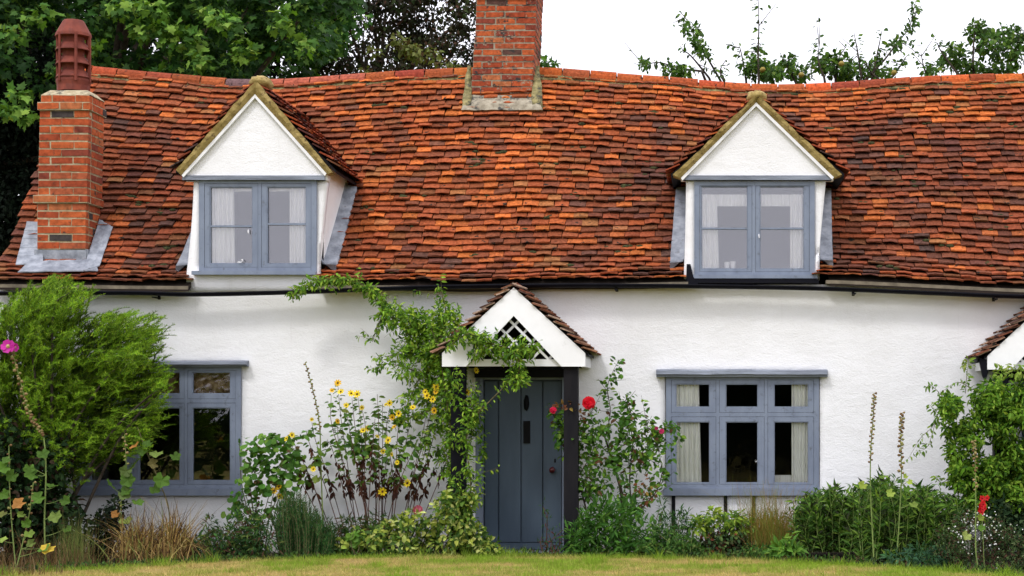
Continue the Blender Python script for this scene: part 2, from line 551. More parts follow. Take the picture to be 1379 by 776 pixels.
def roof_z(x, Y):
    u = (Y + 0.15) / (DR + 0.15)
    return eave_z(x) + (ridge_z(x) - eave_z(x)) * float(np.interp(u, _u, _g)) + 0.022 * nz(x * 0.9, Y * 1.4, 3.1) + 0.010 * nz(x * 2.6, Y * 3, 7.7)


# arc length along an average profile -> Y
_Y = -0.15 + (DR + 0.15) * _u
_Z = 2.98 + 2.78 * _g
_S = np.concatenate([[0], np.cumsum(np.hypot(np.diff(_Y), np.diff(_Z)))])
ROOF_LEN = _S[-1]


def arc_Y(s):
    return float(np.interp(s, _S, _Y))


# dormers: px outlines converted at the front plane
DORMERS = [
    dict(apex=(347, 131), l=(249, 239), r=(443, 237), wl=(262, 246), wr=(441, 246), bl=(252, 369), br=(428, 369), verge_apex=(351, 107), vl=(241, 229), vr=(455, 234)),
    dict(apex=(1018, 142), l=(917, 243), r=(1122, 242), wl=(924, 246), wr=(1112, 246), bl=(921, 372), br=(1100, 373), verge_apex=(1019, 127), vl=(904, 237), vr=(1136, 236)),
]
for d in DORMERS:
    d['x0'], d['x1'] = PX(d['wl'][0]), PX(d['wr'][0])
    d['xc'] = PX(d['apex'][0])
    d['za'] = PZ(d['verge_apex'][1] + 9)      # roof ridge
    d['ze'] = PZ((d['vl'][1] + d['vr'][1]) / 2 - 2)
    d['hw'] = (PX(d['vr'][0]) - PX(d['vl'][0])) / 2
    d['xv'] = (PX(d['vr'][0]) + PX(d['vl'][0])) / 2
    d['slope'] = (d['za'] - d['ze']) / d['hw']


def dormer_roof_z(d, x):
    return d['za'] - d['slope'] * abs(x - d['xv'])


def in_dormer(x, Y, z, margin=0.0):
    for d in DORMERS:
        t = min(1, max(0, (PZ(244) - z) / (PZ(244) - PZ(369))))
        if d['x0'] + (PX(d['bl'][0]) - d['x0']) * t * 0.8 + 0.02 - margin < x < d['x1'] + (PX(d['br'][0]) - d['x1']) * t * 0.8 - 0.02 + margin and z < dormer_roof_z(d, x) - 0.02:
            return True
    return False


# ---- the front wall, with real openings
WIN_R = (896, 1104, 506, 667)     # photo pixels: left, right, top, bottom
WIN_L = (105, 325, 492, 662)
DOOR = (640, 769, 508, 745)


def rect_m(r, Y=0.0):
    return PX(r[0], Y), PX(r[1], Y), PZ(r[3], Y), PZ(r[2], Y)


holes = [rect_m(WIN_R), rect_m(WIN_L), rect_m(DOOR)]
for d in DORMERS:
    holes.append((PX(d['wl'][0] + 10), PX(d['wr'][0] - 14), PZ(367), PZ(244)))


def wall_patch(name, x0, x1, ztop, zbot, hs, parent, Yw=0.0, thick=0.28, wob=0.012, step=0.09, mat='wall'):
    """a rendered wall with openings: gently uneven front, openings with reveals"""
    xs = sorted(set([x0, x1] + [h[0] for h in hs] + [h[1] for h in hs]))
    def fill(v):
        out = []
        for a, b in zip(v[:-1], v[1:]):
            k = max(1, int(round((b - a) / step)))
            out += [a + (b - a) * i / k for i in range(k)]
        return out + [v[-1]]
    xs = fill(xs)
    zmax = max(ztop(x) for x in xs)
    zs = fill(sorted(set([zbot, zmax] + [z for h in hs for z in (h[2], h[3]) if zbot < z < zmax])))
    nxn, nzn = len(xs), len(zs)
    V = []
    for x in xs:
        zt = ztop(x)
        for z in zs:
            zz = min(z, zt)
            yy = Yw + wob * nz(x * 0.8, 5.0, zz * 0.9) * 2 + wob * 0.4 * nz(x * 3.1, 2.0, zz * 3)
            V.append((x, yy, zz))
    n = len(V)
    V += [(x, Yw + thick, min(z, ztop(x))) for x in xs for z in zs]
    def hole(i, j):
        cx, cz = (xs[i] + xs[i + 1]) / 2, (zs[j] + zs[j + 1]) / 2
        if zs[j] >= min(ztop(xs[i]), ztop(xs[i + 1])) - 1e-6 and zs[j] >= max(ztop(xs[i]), ztop(xs[i+1])) - 1e-6:
            return True
        return any(h[0] < cx < h[1] and h[2] < cz < h[3] for h in hs)
    F = []
    I = lambda i, j: i * nzn + j
    for i in range(nxn - 1):
        for j in range(nzn - 1):
            if hole(i, j):
                continue
            q = (I(i, j), I(i + 1, j), I(i + 1, j + 1), I(i, j + 1))
            F.append(q)
            F.append(tuple(n + k for k in reversed(q)))
            for (di, dj, e) in ((-1, 0, (q[3], q[0])), (1, 0, (q[1], q[2])), (0, -1, (q[0], q[1])), (0, 1, (q[2], q[3]))):
                ii, jj = i + di, j + dj
                if not (0 <= ii < nxn - 1 and 0 <= jj < nzn - 1) or hole(ii, jj):
                    F.append((e[1], e[0], n + e[0], n + e[1]))
    me = np_mesh(name, V, [np.array(F)], M[mat], smooth=True)
    return link(name, me, parent)


wall = wall_patch('wall', XL, XR, lambda x: eave_z(x) - 0.05, -0.05, [h for h in holes[:3]], cottage)
tag(wall, 'white rough rendered front wall')
# gable, back and inner floor walls
m = MB()
def gable(x0, x1):
    pts = [(0.30, -0.05), (0.30, roof_z(x0, 0.30) - 0.09)] + [(Y, roof_z(x0, Y) - 0.09) for Y in np.linspace(0.5, DR, 8)] + [(YB, 3.0), (YB, -0.05)]
    n = len(pts)
    V = [(x0, a, b) for a, b in pts] + [(x1, a, b) for a, b in pts]
    F = [tuple(range(n)), tuple(reversed(range(n, 2 * n)))] + [(i, i + n, (i + 1) % n + n, (i + 1) % n) for i in range(n)]
    m.add(V, F)
gable(XL, XL + 0.25)
gable(XR - 0.25, XR)
m.box(XL + 0.25, XR - 0.25, YB - 0.25, YB, -0.05, 3.0)
m.build('gable_wall', M['wall'], cottage)
m = MB()
m.box(XL + 0.26, XR - 0.26, 0.30, YB - 0.26, 2.62, 2.70)
m.box(XL + 0.26, XR - 0.26, 0.30, YB - 0.26, -0.04, 0.02)
m.box(XL + 0.26, XR - 0.26, 2.9, 3.0, 0.03, 2.6)
m.build('inner_floor', M['room_dark'], cottage)

# ---- roof: boarding with tiles laid on it one by one
rx = np.arange(XL - 0.0, XR + 0.1, 0.12)
ry = np.linspace(-0.13, DR, 36)
V, F = [], []
for x in rx:
    for Y in ry:
        V.append((x, Y, roof_z(x, Y) - 0.02))
nf = len(V)
for x in rx:
    for Y in ry:
        V.append((x, Y, roof_z(x, Y) - 0.08))
k = len(ry)
ok = {}
for i in range(len(rx) - 1):
    for j in range(k - 1):
        cx, cy = (rx[i] + rx[i + 1]) / 2, (ry[j] + ry[j + 1]) / 2
        cz = roof_z(cx, cy)
        ok[i, j] = not any(d['x0'] - 0.03 < cx < d['x1'] + 0.03 and cz < dormer_roof_z(d, cx) - 0.12 for d in DORMERS)
for (i, j), v in ok.items():
    if not v:
        continue
    q = (i * k + j, (i + 1) * k + j, (i + 1) * k + j + 1, i * k + j + 1)
    F.append(q); F.append(tuple(nf + t for t in reversed(q)))
    for di, dj, e in ((-1, 0, (q[3], q[0])), (1, 0, (q[1], q[2])), (0, -1, (q[0], q[1])), (0, 1, (q[2], q[3]))):
        if not ok.get((i + di, j + dj), False):
            F.append((e[1], e[0], nf + e[0], nf + e[1]))
# the back slope, out of sight
b0 = len(V)
for x in rx:
    V += [(x, DR + 0.01, ridge_z(x) - 0.06), (x, YB + 0.2, 2.9)]
for i in range(len(rx) - 1):
    a = b0 + 2 * i
    F.append((a, a + 2, a + 3, a + 1))
roof = link('roof', np_mesh('roof', V, [np.array(F)], M['deck']), cottage)
tag(roof, 'sagging roof of old red, orange and dark clay tiles')

# tile shapes (shared), each with its camber and unevenness
TW, TL, TT = 0.172, 0.168, 0.015


def tile_shape(r, w=TW, L=TL, T=TT):
    V = []
    for z0 in (0, 1):
        for yj, y in enumerate((0.0, 0.62, 1.0)):
            for xi, x in enumerate((-0.5, 0.0, 0.5)):
                cam_ = 0.006 * (1 - (2 * x) ** 2) * (1.3 if yj == 0 else 0.8)
                dy = r.uniform(-0.005, 0.005) if yj == 0 else 0
                dx = r.uniform(-0.004, 0.004) if yj == 0 else 0
                nose = 0.048 * (1 - y)
                V.append((x * w + dx, y * L + dy, nose + cam_ + z0 * T + (r.uniform(-0.005, 0.005) if yj == 0 else 0)))
    F = []
    for j in range(2):
        for i in range(2):
            a = j * 3 + i
            F.append((a + 9, a + 10, a + 13, a + 12))
            F.append((a, a + 3, a + 4, a + 1))
    F += [(0, 1, 10, 9), (1, 2, 11, 10), (2, 5, 14, 11), (5, 8, 17, 14), (6, 15, 16, 7), (7, 16, 17, 8), (0, 9, 12, 3), (3, 12, 15, 6)]
    return np.array(V), np.array(F)


TR = random.Random(5)
SHAPES = [tile_shape(TR) for _ in range(6)]
PAL = {
    'bright orange': (0.43, 0.098, 0.026), 'orange': (0.32, 0.072, 0.023), 'red': (0.225, 0.050, 0.022), 'brick red': (0.160, 0.039, 0.020),
    'dark red': (0.110, 0.031, 0.020), 'plum': (0.078, 0.029, 0.023), 'purple grey': (0.058, 0.032, 0.030), 'charcoal': (0.042, 0.032, 0.031),
    'tan': (0.27, 0.105, 0.042), 'brown': (0.13, 0.052, 0.026),
}
PK = list(PAL)
PVAR = {k: [tuple(c * f * (1 + TR.uniform(-0.07, 0.07)) for c in v) for f in (0.82, 1.0, 1.2)] for k, v in PAL.items()}
LOWC, HIC = (0.090, 0.030, 0.020), (0.33, 0.078, 0.024)
PBASE = [tuple(a * (1 - t / 5) + b * t / 5 for a, b in zip(LOWC, HIC)) for t in range(6)]


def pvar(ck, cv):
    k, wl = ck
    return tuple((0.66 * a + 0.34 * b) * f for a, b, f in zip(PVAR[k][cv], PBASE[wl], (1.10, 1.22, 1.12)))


WARM = [0.16, 0.26, 0.23, 0.15, 0.08, 0.04, 0.01, 0.01, 0.04, 0.03]
MIDW = [0.05, 0.15, 0.23, 0.23, 0.15, 0.09, 0.03, 0.01, 0.02, 0.05]
DARK = [0.01, 0.04, 0.11, 0.21, 0.26, 0.18, 0.06, 0.03, 0.02, 0.08]


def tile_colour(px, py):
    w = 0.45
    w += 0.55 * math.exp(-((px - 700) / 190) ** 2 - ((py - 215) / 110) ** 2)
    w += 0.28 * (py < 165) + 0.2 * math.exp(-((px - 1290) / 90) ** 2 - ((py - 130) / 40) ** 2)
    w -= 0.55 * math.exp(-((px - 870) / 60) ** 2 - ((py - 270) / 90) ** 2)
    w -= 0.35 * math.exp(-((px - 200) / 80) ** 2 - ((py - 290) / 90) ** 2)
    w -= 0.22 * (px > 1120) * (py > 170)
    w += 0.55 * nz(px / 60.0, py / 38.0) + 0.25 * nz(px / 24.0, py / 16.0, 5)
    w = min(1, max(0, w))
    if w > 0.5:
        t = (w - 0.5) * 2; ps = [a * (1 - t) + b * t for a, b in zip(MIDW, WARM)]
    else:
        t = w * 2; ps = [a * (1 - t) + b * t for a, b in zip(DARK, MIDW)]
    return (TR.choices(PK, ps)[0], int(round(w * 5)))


tiles = []   # (matrix, shape, colour key, variant, area)
gauge = ROOF_LEN / 36.5
for row in range(36):
    s0 = row * gauge
    x = XL - 0.13 + 0.14 * min(1.0, arc_Y(s0) / 0.5 + 0.3) + TR.uniform(-0.05, 0)
    while x < XR + 0.05:
        w = TW * TR.uniform(0.9, 1.1)
        xc = x + w / 2
        x += w + TR.uniform(0.002, 0.009)
        s = s0 + 0.022 * nz(xc * 0.7, row * 0.6, 1.0) + 0.009 * nz(xc * 2.5, row * 0.9, 4.0) + TR.uniform(-0.006, 0.006)
        s = max(0.0, s)
        Y = arc_Y(s)
        if row == 0:
            Y = max(Y, -0.15)
        z = roof_z(xc, Y)
        if in_dormer(xc, Y, z):
            continue
        # frame on the surface
        e = 0.05
        ax = Vector((2 * e, 0, roof_z(xc + e, Y) - roof_z(xc - e, Y))).normalized()
        ay = Vector((0, 0.14, roof_z(xc, Y + 0.14) - z)).normalized() if Y + 0.14 < DR else Vector((0, 0.1, z - roof_z(xc, Y - 0.1))).normalized()
        az = ax.cross(ay).normalized(); ay = az.cross(ax)
        rot = Matrix((ax, ay, az)).transposed().to_4x4()
        slip = TR.random()
        if slip > 0.985: s -= 0.02
        jr = Matrix.Rotation(math.radians(TR.gauss(0, 1.5 if slip < 0.95 else 4)), 4, 'Z') @ Matrix.Rotation(math.radians(-abs(TR.gauss(0, 1.4))), 4, 'X') @ Matrix.Rotation(math.radians(TR.gauss(0, 0.7)), 4, 'Y')
        mat4 = Matrix.Translation((xc, Y, z + 0.001 + 0.005 * TR.random())) @ rot @ jr @ Matrix.Diagonal((w / TW, 1, TR.uniform(0.85, 1.25), 1))
        dist = D0 + Y
        px = 960 + (xc - CAM[0]) * F_PX / dist; py = 550 - (z - 1.6) * F_PX / dist
        vis = 0.0
        if 5 < px < 1374:
            nrm = az.dot(Vector((CAM[0] - xc, CAM[1] - Y, CAM[2] - z)).normalized())
            vis = w * nrm / dist ** 2
            if 30 < px < 140 and py > 90: vis = 0
            if 615 < px < 735 and py < 150: vis = 0
            for d in DORMERS:
                if abs(xc - d['xv']) < d['hw'] + 0.1 and z < dormer_roof_z(d, xc) + 0.35: vis = 0
            if px < 235 and py > 360: vis = 0
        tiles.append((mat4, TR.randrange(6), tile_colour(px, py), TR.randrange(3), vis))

order = sorted(range(len(tiles)), key=lambda i: -tiles[i][4])
single = set(order[:298])
cache = {}


def piece_mesh(key, V, F, tint, name, mat):
    if key not in cache:
        cache[key] = np_mesh(name, V, [F], mat, np.tile(np.array(tint), (len(V), 1)))
    return cache[key]


VV, FF, TTn, n0 = [], [], [], 0
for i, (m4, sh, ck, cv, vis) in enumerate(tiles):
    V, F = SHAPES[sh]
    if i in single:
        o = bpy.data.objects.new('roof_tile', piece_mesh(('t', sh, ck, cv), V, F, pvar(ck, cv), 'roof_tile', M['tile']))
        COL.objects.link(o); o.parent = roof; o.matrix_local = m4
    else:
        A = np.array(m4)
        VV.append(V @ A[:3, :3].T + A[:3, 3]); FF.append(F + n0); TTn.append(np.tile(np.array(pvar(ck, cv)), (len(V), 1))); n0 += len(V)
rest = link('roof_tiles', np_mesh('roof_tiles', np.concatenate(VV), [np.concatenate(FF)], M['tile'], np.concatenate(TTn)), roof)
tag(rest, 'rows of weathered red clay tiles', kind='stuff')

# ridge tiles: half-round clay, bedded in mortar
x = XL - 0.12
ri = 0
bed = MB()
RC = [PAL['bright orange'], PAL['orange'], PAL['orange'], PAL['red'], PAL['bright orange']]
while x < XR:
    L = TR.uniform(0.30, 0.37)
    px = 960 + (x + L / 2 - CAM[0]) * F_PX / (D0 + DR)
    if 310 < px < 350: tint = (0.13, 0.075, 0.075)
    elif 350 < px < 500: tint = (0.33, 0.085, 0.05)
    else: tint = tuple(c * TR.uniform(0.8, 1.12) for c in TR.choice(RC))
    mm = MB()
    a = 9
    V, F = [], []
    zc0, zc1 = ridge_z(x) - 0.055, ridge_z(x + L) - 0.055
    r = 0.115
    dz = TR.uniform(-0.006, 0.006)
    for xi, zc, rr in ((x + 0.004, zc0, r), (x + L - 0.004, zc1, r * 1.02)):
        for kk in range(a):
            an = math.pi * kk / (a - 1)
            V.append((xi, DR - rr * math.cos(an), zc + dz + rr * math.sin(an) * 1.0))
        for kk in range(a):
            an = math.pi * kk / (a - 1)
            V.append((xi, DR - (rr - 0.016) * math.cos(an), zc + dz + (rr - 0.016) * math.sin(an)))
    for kk in range(a - 1):
        F.append((kk, 2 * a + kk, 2 * a + kk + 1, kk + 1))
        F.append((a + kk, a + kk + 1, 3 * a + kk + 1, 3 * a + kk))
        F.append((kk, kk + 1, a + kk + 1, a + kk)); F.append((2 * a + kk, 3 * a + kk, 3 * a + kk + 1, 2 * a + kk + 1))
    F += [(0, a, 3 * a, 2 * a), (a - 1, 3 * a - 1, 4 * a - 1, 2 * a - 1)]
    mm.add(V, F, tint)
    mm.build('ridge_tile', M['tile'], roof, smooth=False)
    x += L + 0.006
# bedding mortar under the ridge, uneven lower edge
xs = np.arange(XL - 0.1, XR, 0.035)
V, F = [], []
for i, xx in enumerate(xs):
    zr = ridge_z(xx)
    low = 0.085 + 0.05 * nz(xx * 2.0, 8) + 0.03 * nz(xx * 9, 3)
    V += [(xx, DR - 0.10, zr - 0.03), (xx, DR - 0.135 - 0.01 * nz(xx * 8, 1), zr - 0.09), (xx, DR - 0.10 - low * 0.7, zr - 0.075 - low), (xx, DR - 0.02, zr - 0.09 - low), (xx, DR + 0.1, zr - 0.05)]
for i in range(len(xs) - 1):
    for j in range(4):
        F.append((i * 5 + j, i * 5 + j + 1, i * 5 + 5 + j + 1, i * 5 + 5 + j))
tag(link('ridge_mortar', np_mesh('ridge_mortar', V, [np.array(F)], M['patchy_mortar'], smooth=True), roof), 'yellow lichened mortar bedding under the ridge tiles')

# moss cushions on the tiles
def blob(mb, c, rx_, ry_, rz_, seed, tint=(1, 1, 1), n=(6, 4)):
    V, F = [], []
    for j in range(1, n[1]):
        th = math.pi * j / n[1]
        for i in range(n[0]):
            ph = 2 * math.pi * i / n[0]
            k_ = 1 + 0.35 * nz(i * 1.7 + seed, j * 1.3, seed)
            V.append((c[0] + rx_ * k_ * math.sin(th) * math.cos(ph), c[1] + ry_ * k_ * math.sin(th) * math.sin(ph), c[2] + rz_ * k_ * math.cos(th)))
    V += [(c[0], c[1], c[2] + rz_), (c[0], c[1], c[2] - rz_)]
    N = n[0]
    for j in range(n[1] - 2):
        for i in range(N):
            F.append((j * N + i, (j + 1) * N + i, (j + 1) * N + (i + 1) % N, j * N + (i + 1) % N))
    t, b_ = len(V) - 2, len(V) - 1
    for i in range(N):
        F.append((t, i, (i + 1) % N)); F.append((b_, (n[1] - 2) * N + (i + 1) % N, (n[1] - 2) * N + i))
    mb.add(V, F, tint)


mm = MB()
moss_px = [(620, 205), (650, 230), (630, 212), (860, 240), (905, 245), (560, 275), (540, 280), (655, 267), (880, 235), (700, 150), (915, 330), (770, 235), (845, 345), (810, 110), (885, 118), (930, 122), (565, 230), (645, 272), (830, 350), (1340, 145), (1245, 172), (1150, 122), (1330, 183)]
for q in range(150):
    moss_px.append((TR.uniform(140, 1370), TR.uniform(115, 375)))
for (px, py) in moss_px:
    # intersect the sight line with the roof
    best = None
    for Y in np.linspace(-0.1, DR - 0.1, 60):
        xx, _, zz = P(px, py, Y)
        if zz < roof_z(xx, Y):
            best = (xx, Y, roof_z(xx, Y)); break
    if best is None or in_dormer(*best, margin=0.1) or TR.random() < 0.25: continue
    nsub = TR.choice([1, 2, 2, 3, 4])
    for q in range(nsub):
        xx = best[0] + TR.gauss(0, 0.06); YY = best[1] + TR.gauss(0, 0.015)
        rr = TR.uniform(0.012, 0.032)
        blob(mm, (xx, YY, roof_z(xx, YY) + 0.064), rr * 1.7, rr, rr * 0.8, TR.uniform(0, 50))
tag(mm.build('moss', M['moss'], roof, smooth=True), 'dark cushions of moss on the tiles', kind='stuff')

# ---- eaves board and gutter
m = MB()
xs = np.arange(XL, XR, 0.08)
for a, b in zip(xs[:-1], xs[1:]):
    mid = (a + b) / 2
    if any(d['x0'] + 0.0 < mid < d['x1'] - 0.03 for d in DORMERS):
        if m.n:
            m.build('eaves_board', M['soffit'], cottage); m = MB()
        continue
    za, zb = eave_z(a), eave_z(b)
    m.add([(a, -0.135, za - 0.05), (b, -0.135, zb - 0.05), (b, -0.135, zb - 0.012), (a, -0.135, za - 0.012), (a, 0.0, za - 0.05), (b, 0.0, zb - 0.05), (b, 0.0, zb - 0.012), (a, 0.0, za - 0.012)],
          [(0, 1, 2, 3), (4, 7, 6, 5), (0, 4, 5, 1), (3, 2, 6, 7)])
m.build('eaves_board', M['soffit'], cottage)

gut_px = [(-60, 396), (165, 395), (260, 397), (400, 394), (500, 390), (600, 387), (760, 385), (930, 386), (1100, 389), (1250, 395), (1379, 400), (1600, 404)]
def gutter(pxs, name, Y=-0.19, r=0.05):
    pts = smooth_path([P(a, b - 1, Y) for a, b in pxs], 60)
    V, F = [], []
    k = 9
    for p in pts:
        for q in range(k):
            an = math.pi * q / (k - 1)
            V.append((p[0], p[1] - r * math.cos(an) * 1.2, p[2] - r * math.sin(an) * 0.9 + r * 0.3))
        for q in range(k):
            an = math.pi * (k - 1 - q) / (k - 1)
            V.append((p[0], p[1] - (r - 0.006) * math.cos(an) * 1.2, p[2] - (r - 0.006) * math.sin(an) * 0.9 + r * 0.3))
    K = 2 * k
    for i in range(len(pts) - 1):
        for q in range(K):
            F.append((i * K + q, (i + 1) * K + q, (i + 1) * K + (q + 1) % K, i * K + (q + 1) % K))
    return link(name, np_mesh(name, V, [np.array(F)], M['black_paint'], smooth=True), cottage)
tag(gutter(gut_px, 'gutter'), 'black half-round gutter under the eaves')
for px in (210, 560, 830, 1150, 1340):
    py = float(np.interp(px, [a for a, b in gut_px], [b for a, b in gut_px]))
    m = MB(); x_, _, z_ = P(px, py, -0.13)
    m.box(x_ - 0.015, x_ + 0.015, -0.235, -0.02, z_ - 0.047, z_ - 0.035)
    m.box(x_ - 0.015, x_ + 0.015, -0.02, -0.008, z_ - 0.055, z_ + 0.03)
    m.build('gutter_bracket', M['black_paint'], cottage)

# ---- windows
def frame_bar(mb, x0, x1, z0, z1, Y0, Y1):
    mb.box(x0, x1, Y0, Y1, z0, z1)


def window(rect, cols, rows_, Y, parent=None, glass='dark_glass', sill=True, glazing=None, label=None, frame_w=0.045, proud=0.02, sill_over=0.03):
    """rect photo px (l, r, t, b); cols = list of (pane left, pane right) px; rows_ = list of (top, bottom) px"""
    l, r, t, b = rect
    X = lambda p: PX(p, Y); Z = lambda p: PZ(p, Y)
    f = MB()
    x0, x1, z0, z1 = X(l), X(r), Z(b), Z(t)
    Yf, Yb = Y - proud, Y + 0.09
    # outer frame and mullions between panes
    midc = [(a[1] + c[0]) / 2 for a, c in zip(cols[:-1], cols[1:])]
    midr = [(a[1] + c[0]) / 2 for a, c in zip(rows_[:-1], rows_[1:])]
    fw = 7 / 121.0
    f.box(x0, x0 + fw, Yf, Yb, z0, z1); f.box(x1 - fw, x1, Yf, Yb, z0, z1)
    f.box(x0 + fw, x1 - fw, Yf + 0.001, Yb, z1 - fw * 0.8, z1); f.box(x0 + fw, x1 - fw, Yf + 0.001, Yb, z0, z0 + fw * 0.8)
    for mc in midc:
        f.box(X(mc) - 0.018, X(mc) + 0.018, Yf + 0.002, Yb, z0 + fw * 0.8, z1 - fw * 0.8)
    for mr in midr:
        edges = [x0 + fw] + [v for mc in midc for v in (X(mc) - 0.018, X(mc) + 0.018)] + [x1 - fw]
        for a, c in zip(edges[0::2], edges[1::2]):
            f.box(a, c, Yf + 0.004, Yb, Z(mr) - 0.022, Z(mr) + 0.022)
    w = f.build('window', M['blue_paint'], parent or cottage)
    if label: w['label'] = label
    ce = [x0 + fw] + [X(v) for v in midc] + [x1 - fw]
    re_ = [z1 - fw * 0.8] + [Z(v) for v in midr] + [z0 + fw * 0.8]
    for ci, (pa, pb) in enumerate(cols):
        for ri_, (pt, pbm) in enumerate(rows_):
            cl = ce[ci] + (0.021 if ci else 0.003); cr = ce[ci + 1] - (0.021 if ci < len(cols) - 1 else 0.003)
            ct = re_[ri_] - (0.025 if ri_ else 0.003); cb = re_[ri_ + 1] + (0.025 if ri_ < len(rows_) - 1 else 0.003)
            gl, gr, gt, gb = X(pa), X(pb), Z(pt), Z(pbm)
            c = MB()
            Ya, Yc = Y - proud + 0.006, Y + 0.03
            c.box(cl, gl, Ya, Yc, cb, ct); c.box(gr, cr, Ya, Yc, cb, ct)
            c.box(gl, gr, Ya + 0.001, Yc, gt, ct); c.box(gl, gr, Ya + 0.001, Yc, cb, gb)
            # inner bead, stepped back
            bd = 0.010
            c.box(gl, gl + bd, Ya + 0.008, Yc, gb, gt); c.box(gr - bd, gr, Ya + 0.008, Yc, gb, gt)
            c.box(gl + bd, gr - bd, Ya + 0.009, Yc, gt - bd, gt); c.box(gl + bd, gr - bd, Ya + 0.007, Yc, gb, gb + bd * 1.2)
            c.build('casement', M['blue_paint'], w)
            p = MB()
            p.box(gl + bd * 0.5, gr - bd * 0.5, Y + 0.012, Y + 0.016, gb + bd * 0.5, gt - bd * 0.5)
            p.build('pane', M[glass], w)
            if glazing:
                q = MB(); gz = Z(glazing[ci])
                q.box(gl + bd, gr - bd, Ya + 0.006, Yc - 0.002, gz - 0.011, gz + 0.011)
                q.build('glazing_bar', M['blue_paint'], w)
    if sill:
        s = MB()
        s.box(x0 - sill_over, x1 + sill_over * 0.5, Y - 0.075, Y + 0.02, z0 - 0.075, z0 - 0.002)
        s.box(x0 - sill_over + 0.01, x1 + sill_over * 0.5 - 0.01, Y - 0.05, Y + 0.02, z0 - 0.001, z0 + 0.012)
        s.build('sill', M['blue_paint'], w)
    return w


def curtain(w, px0, px1, pt, pb, Y, mat='curtain', gather=0.0, folds=7, seed=0, edge=None):
    """a hanging curtain with folds"""
    n, k = 48, 12
    V, F = [], []
    for j in range(k + 1):
        v = j / k
        for i in range(n + 1):
            u = i / n
            pxx = px0 + (px1 - px0) * u
            if edge is not None: pxx += edge * (v - 0.5) * u
            py = pt + (pb - pt) * v
            x, _, z = P(pxx, py, Y)
            yy = Y + 0.016 * math.sin(u * folds * 2 * math.pi + 0.8 * nz(v * 2, seed)) + 0.006 * nz(u * 9, v * 3, seed)
            V.append((x, yy, z))
    N = n + 1
    for j in range(k):
        for i in range(n):
            F.append((j * N + i, (j + 1) * N + i, (j + 1) * N + i + 1, j * N + i + 1))
    return link('curtain', np_mesh('curtain', V, [np.array(F)], M[mat], smooth=True), w)


def drip_board(px0, px1, pt, pb, Y, w, name='drip_board', depth=0.11, wav=0.012):
    x0, x1 = PX(px0, Y), PX(px1, Y)
    zt, zb = PZ(pt, Y), PZ(pb, Y)
    n = 40
    V, F = [], []
    for i in range(n + 1):
        x = x0 + (x1 - x0) * i / n
        d = wav * nz(x * 2.2, 4.2) + wav * 0.4 * nz(x * 9, 1)
        top, low, mid = zt + d, zb + d * 0.3, (zt * 0.35 + zb * 0.65) + d * 0.6
        V += [(x, Y + 0.05, top + 0.01), (x, Y - depth, top - 0.012), (x, Y - depth - 0.004, mid), (x, Y - depth * 0.72, mid - 0.006), (x, Y - depth * 0.70, low), (x, Y + 0.05, low)]
    for i in range(n):
        for q in range(6):
            a, b2 = i * 6 + q, i * 6 + (q + 1) % 6
            F.append((a, b2, b2 + 6, a + 6))
    return link(name, np_mesh(name, V, [np.array(F), np.array([[5, 4, 3, 2, 1, 0], [n * 6 + q for q in range(6)]])], M['lintel_paint']), w)


wR = window((897, 1103, 506, 658), [(910, 956), (977, 1021), (1042, 1089)], [(517, 549), (568, 651)], 0.0, label='three-light window to the right of the door with cream curtains')
drip_board(884, 1114, 498, 508, 0.0, wR)
curtain(wR, 906, 943, 510, 656, 0.07, folds=6, seed=2, edge=4)
curtain(wR, 1066, 1094, 510, 656, 0.07, folds=6, seed=5, edge=-3)
m = MB(); m.box(PX(1043, .2), PX(1066, .2), 0.12, 0.25, PZ(652, .2), PZ(640, .2)); m.build('inner_ledge', M['curtain'], wR)
wL = window((105, 325, 493, 658), [(122, 170), (187, 243), (259, 311)], [(501, 531), (549, 648)], 0.0, glass='tree_glass', label='three-light window to the left of the door, part hidden by the feathery shrub')
drip_board(92, 335, 486, 494, 0.0, wL, wav=0.006)
curtain(wL, 112, 128, 500, 655, 0.07, folds=3, seed=8, mat='net')
m = MB(); m.box(PX(184, .14), PX(318, .14), 0.12, 0.14, PZ(536, .14), PZ(498, .14)); m.build('gold_reflection', M['gold_reflection'], wL)  # sheet behind the upper panes, coloured as their gold reflection
m = MB(); x_, _, z_ = P(1018, 621, -0.02)
mm = MB(); mm.tube([(x_ - 0.005, -0.03, z_ + 0.012), (x_ - 0.012, -0.035, z_), (x_, -0.035, z_ - 0.012), (x_ + 0.012, -0.035, z_), (x_ + 0.01, -0.03, z_ + 0.01)], 0.004, 5)
mm.build('catch', M['steel'], wR)

# timber studs showing below the right window
for px, t, b in ((907, 668, 725), (977, 667, 712), (1015, 668, 738), (1085, 668, 740)):
    m = MB()
    xx = PX(px)
    m.box(xx - 0.02, xx + 0.02 + 0.008 * nz(px), -0.024, 0.05, PZ(b), PZ(t)); m.build('timber_stud', M['dark_timber'], cottage)

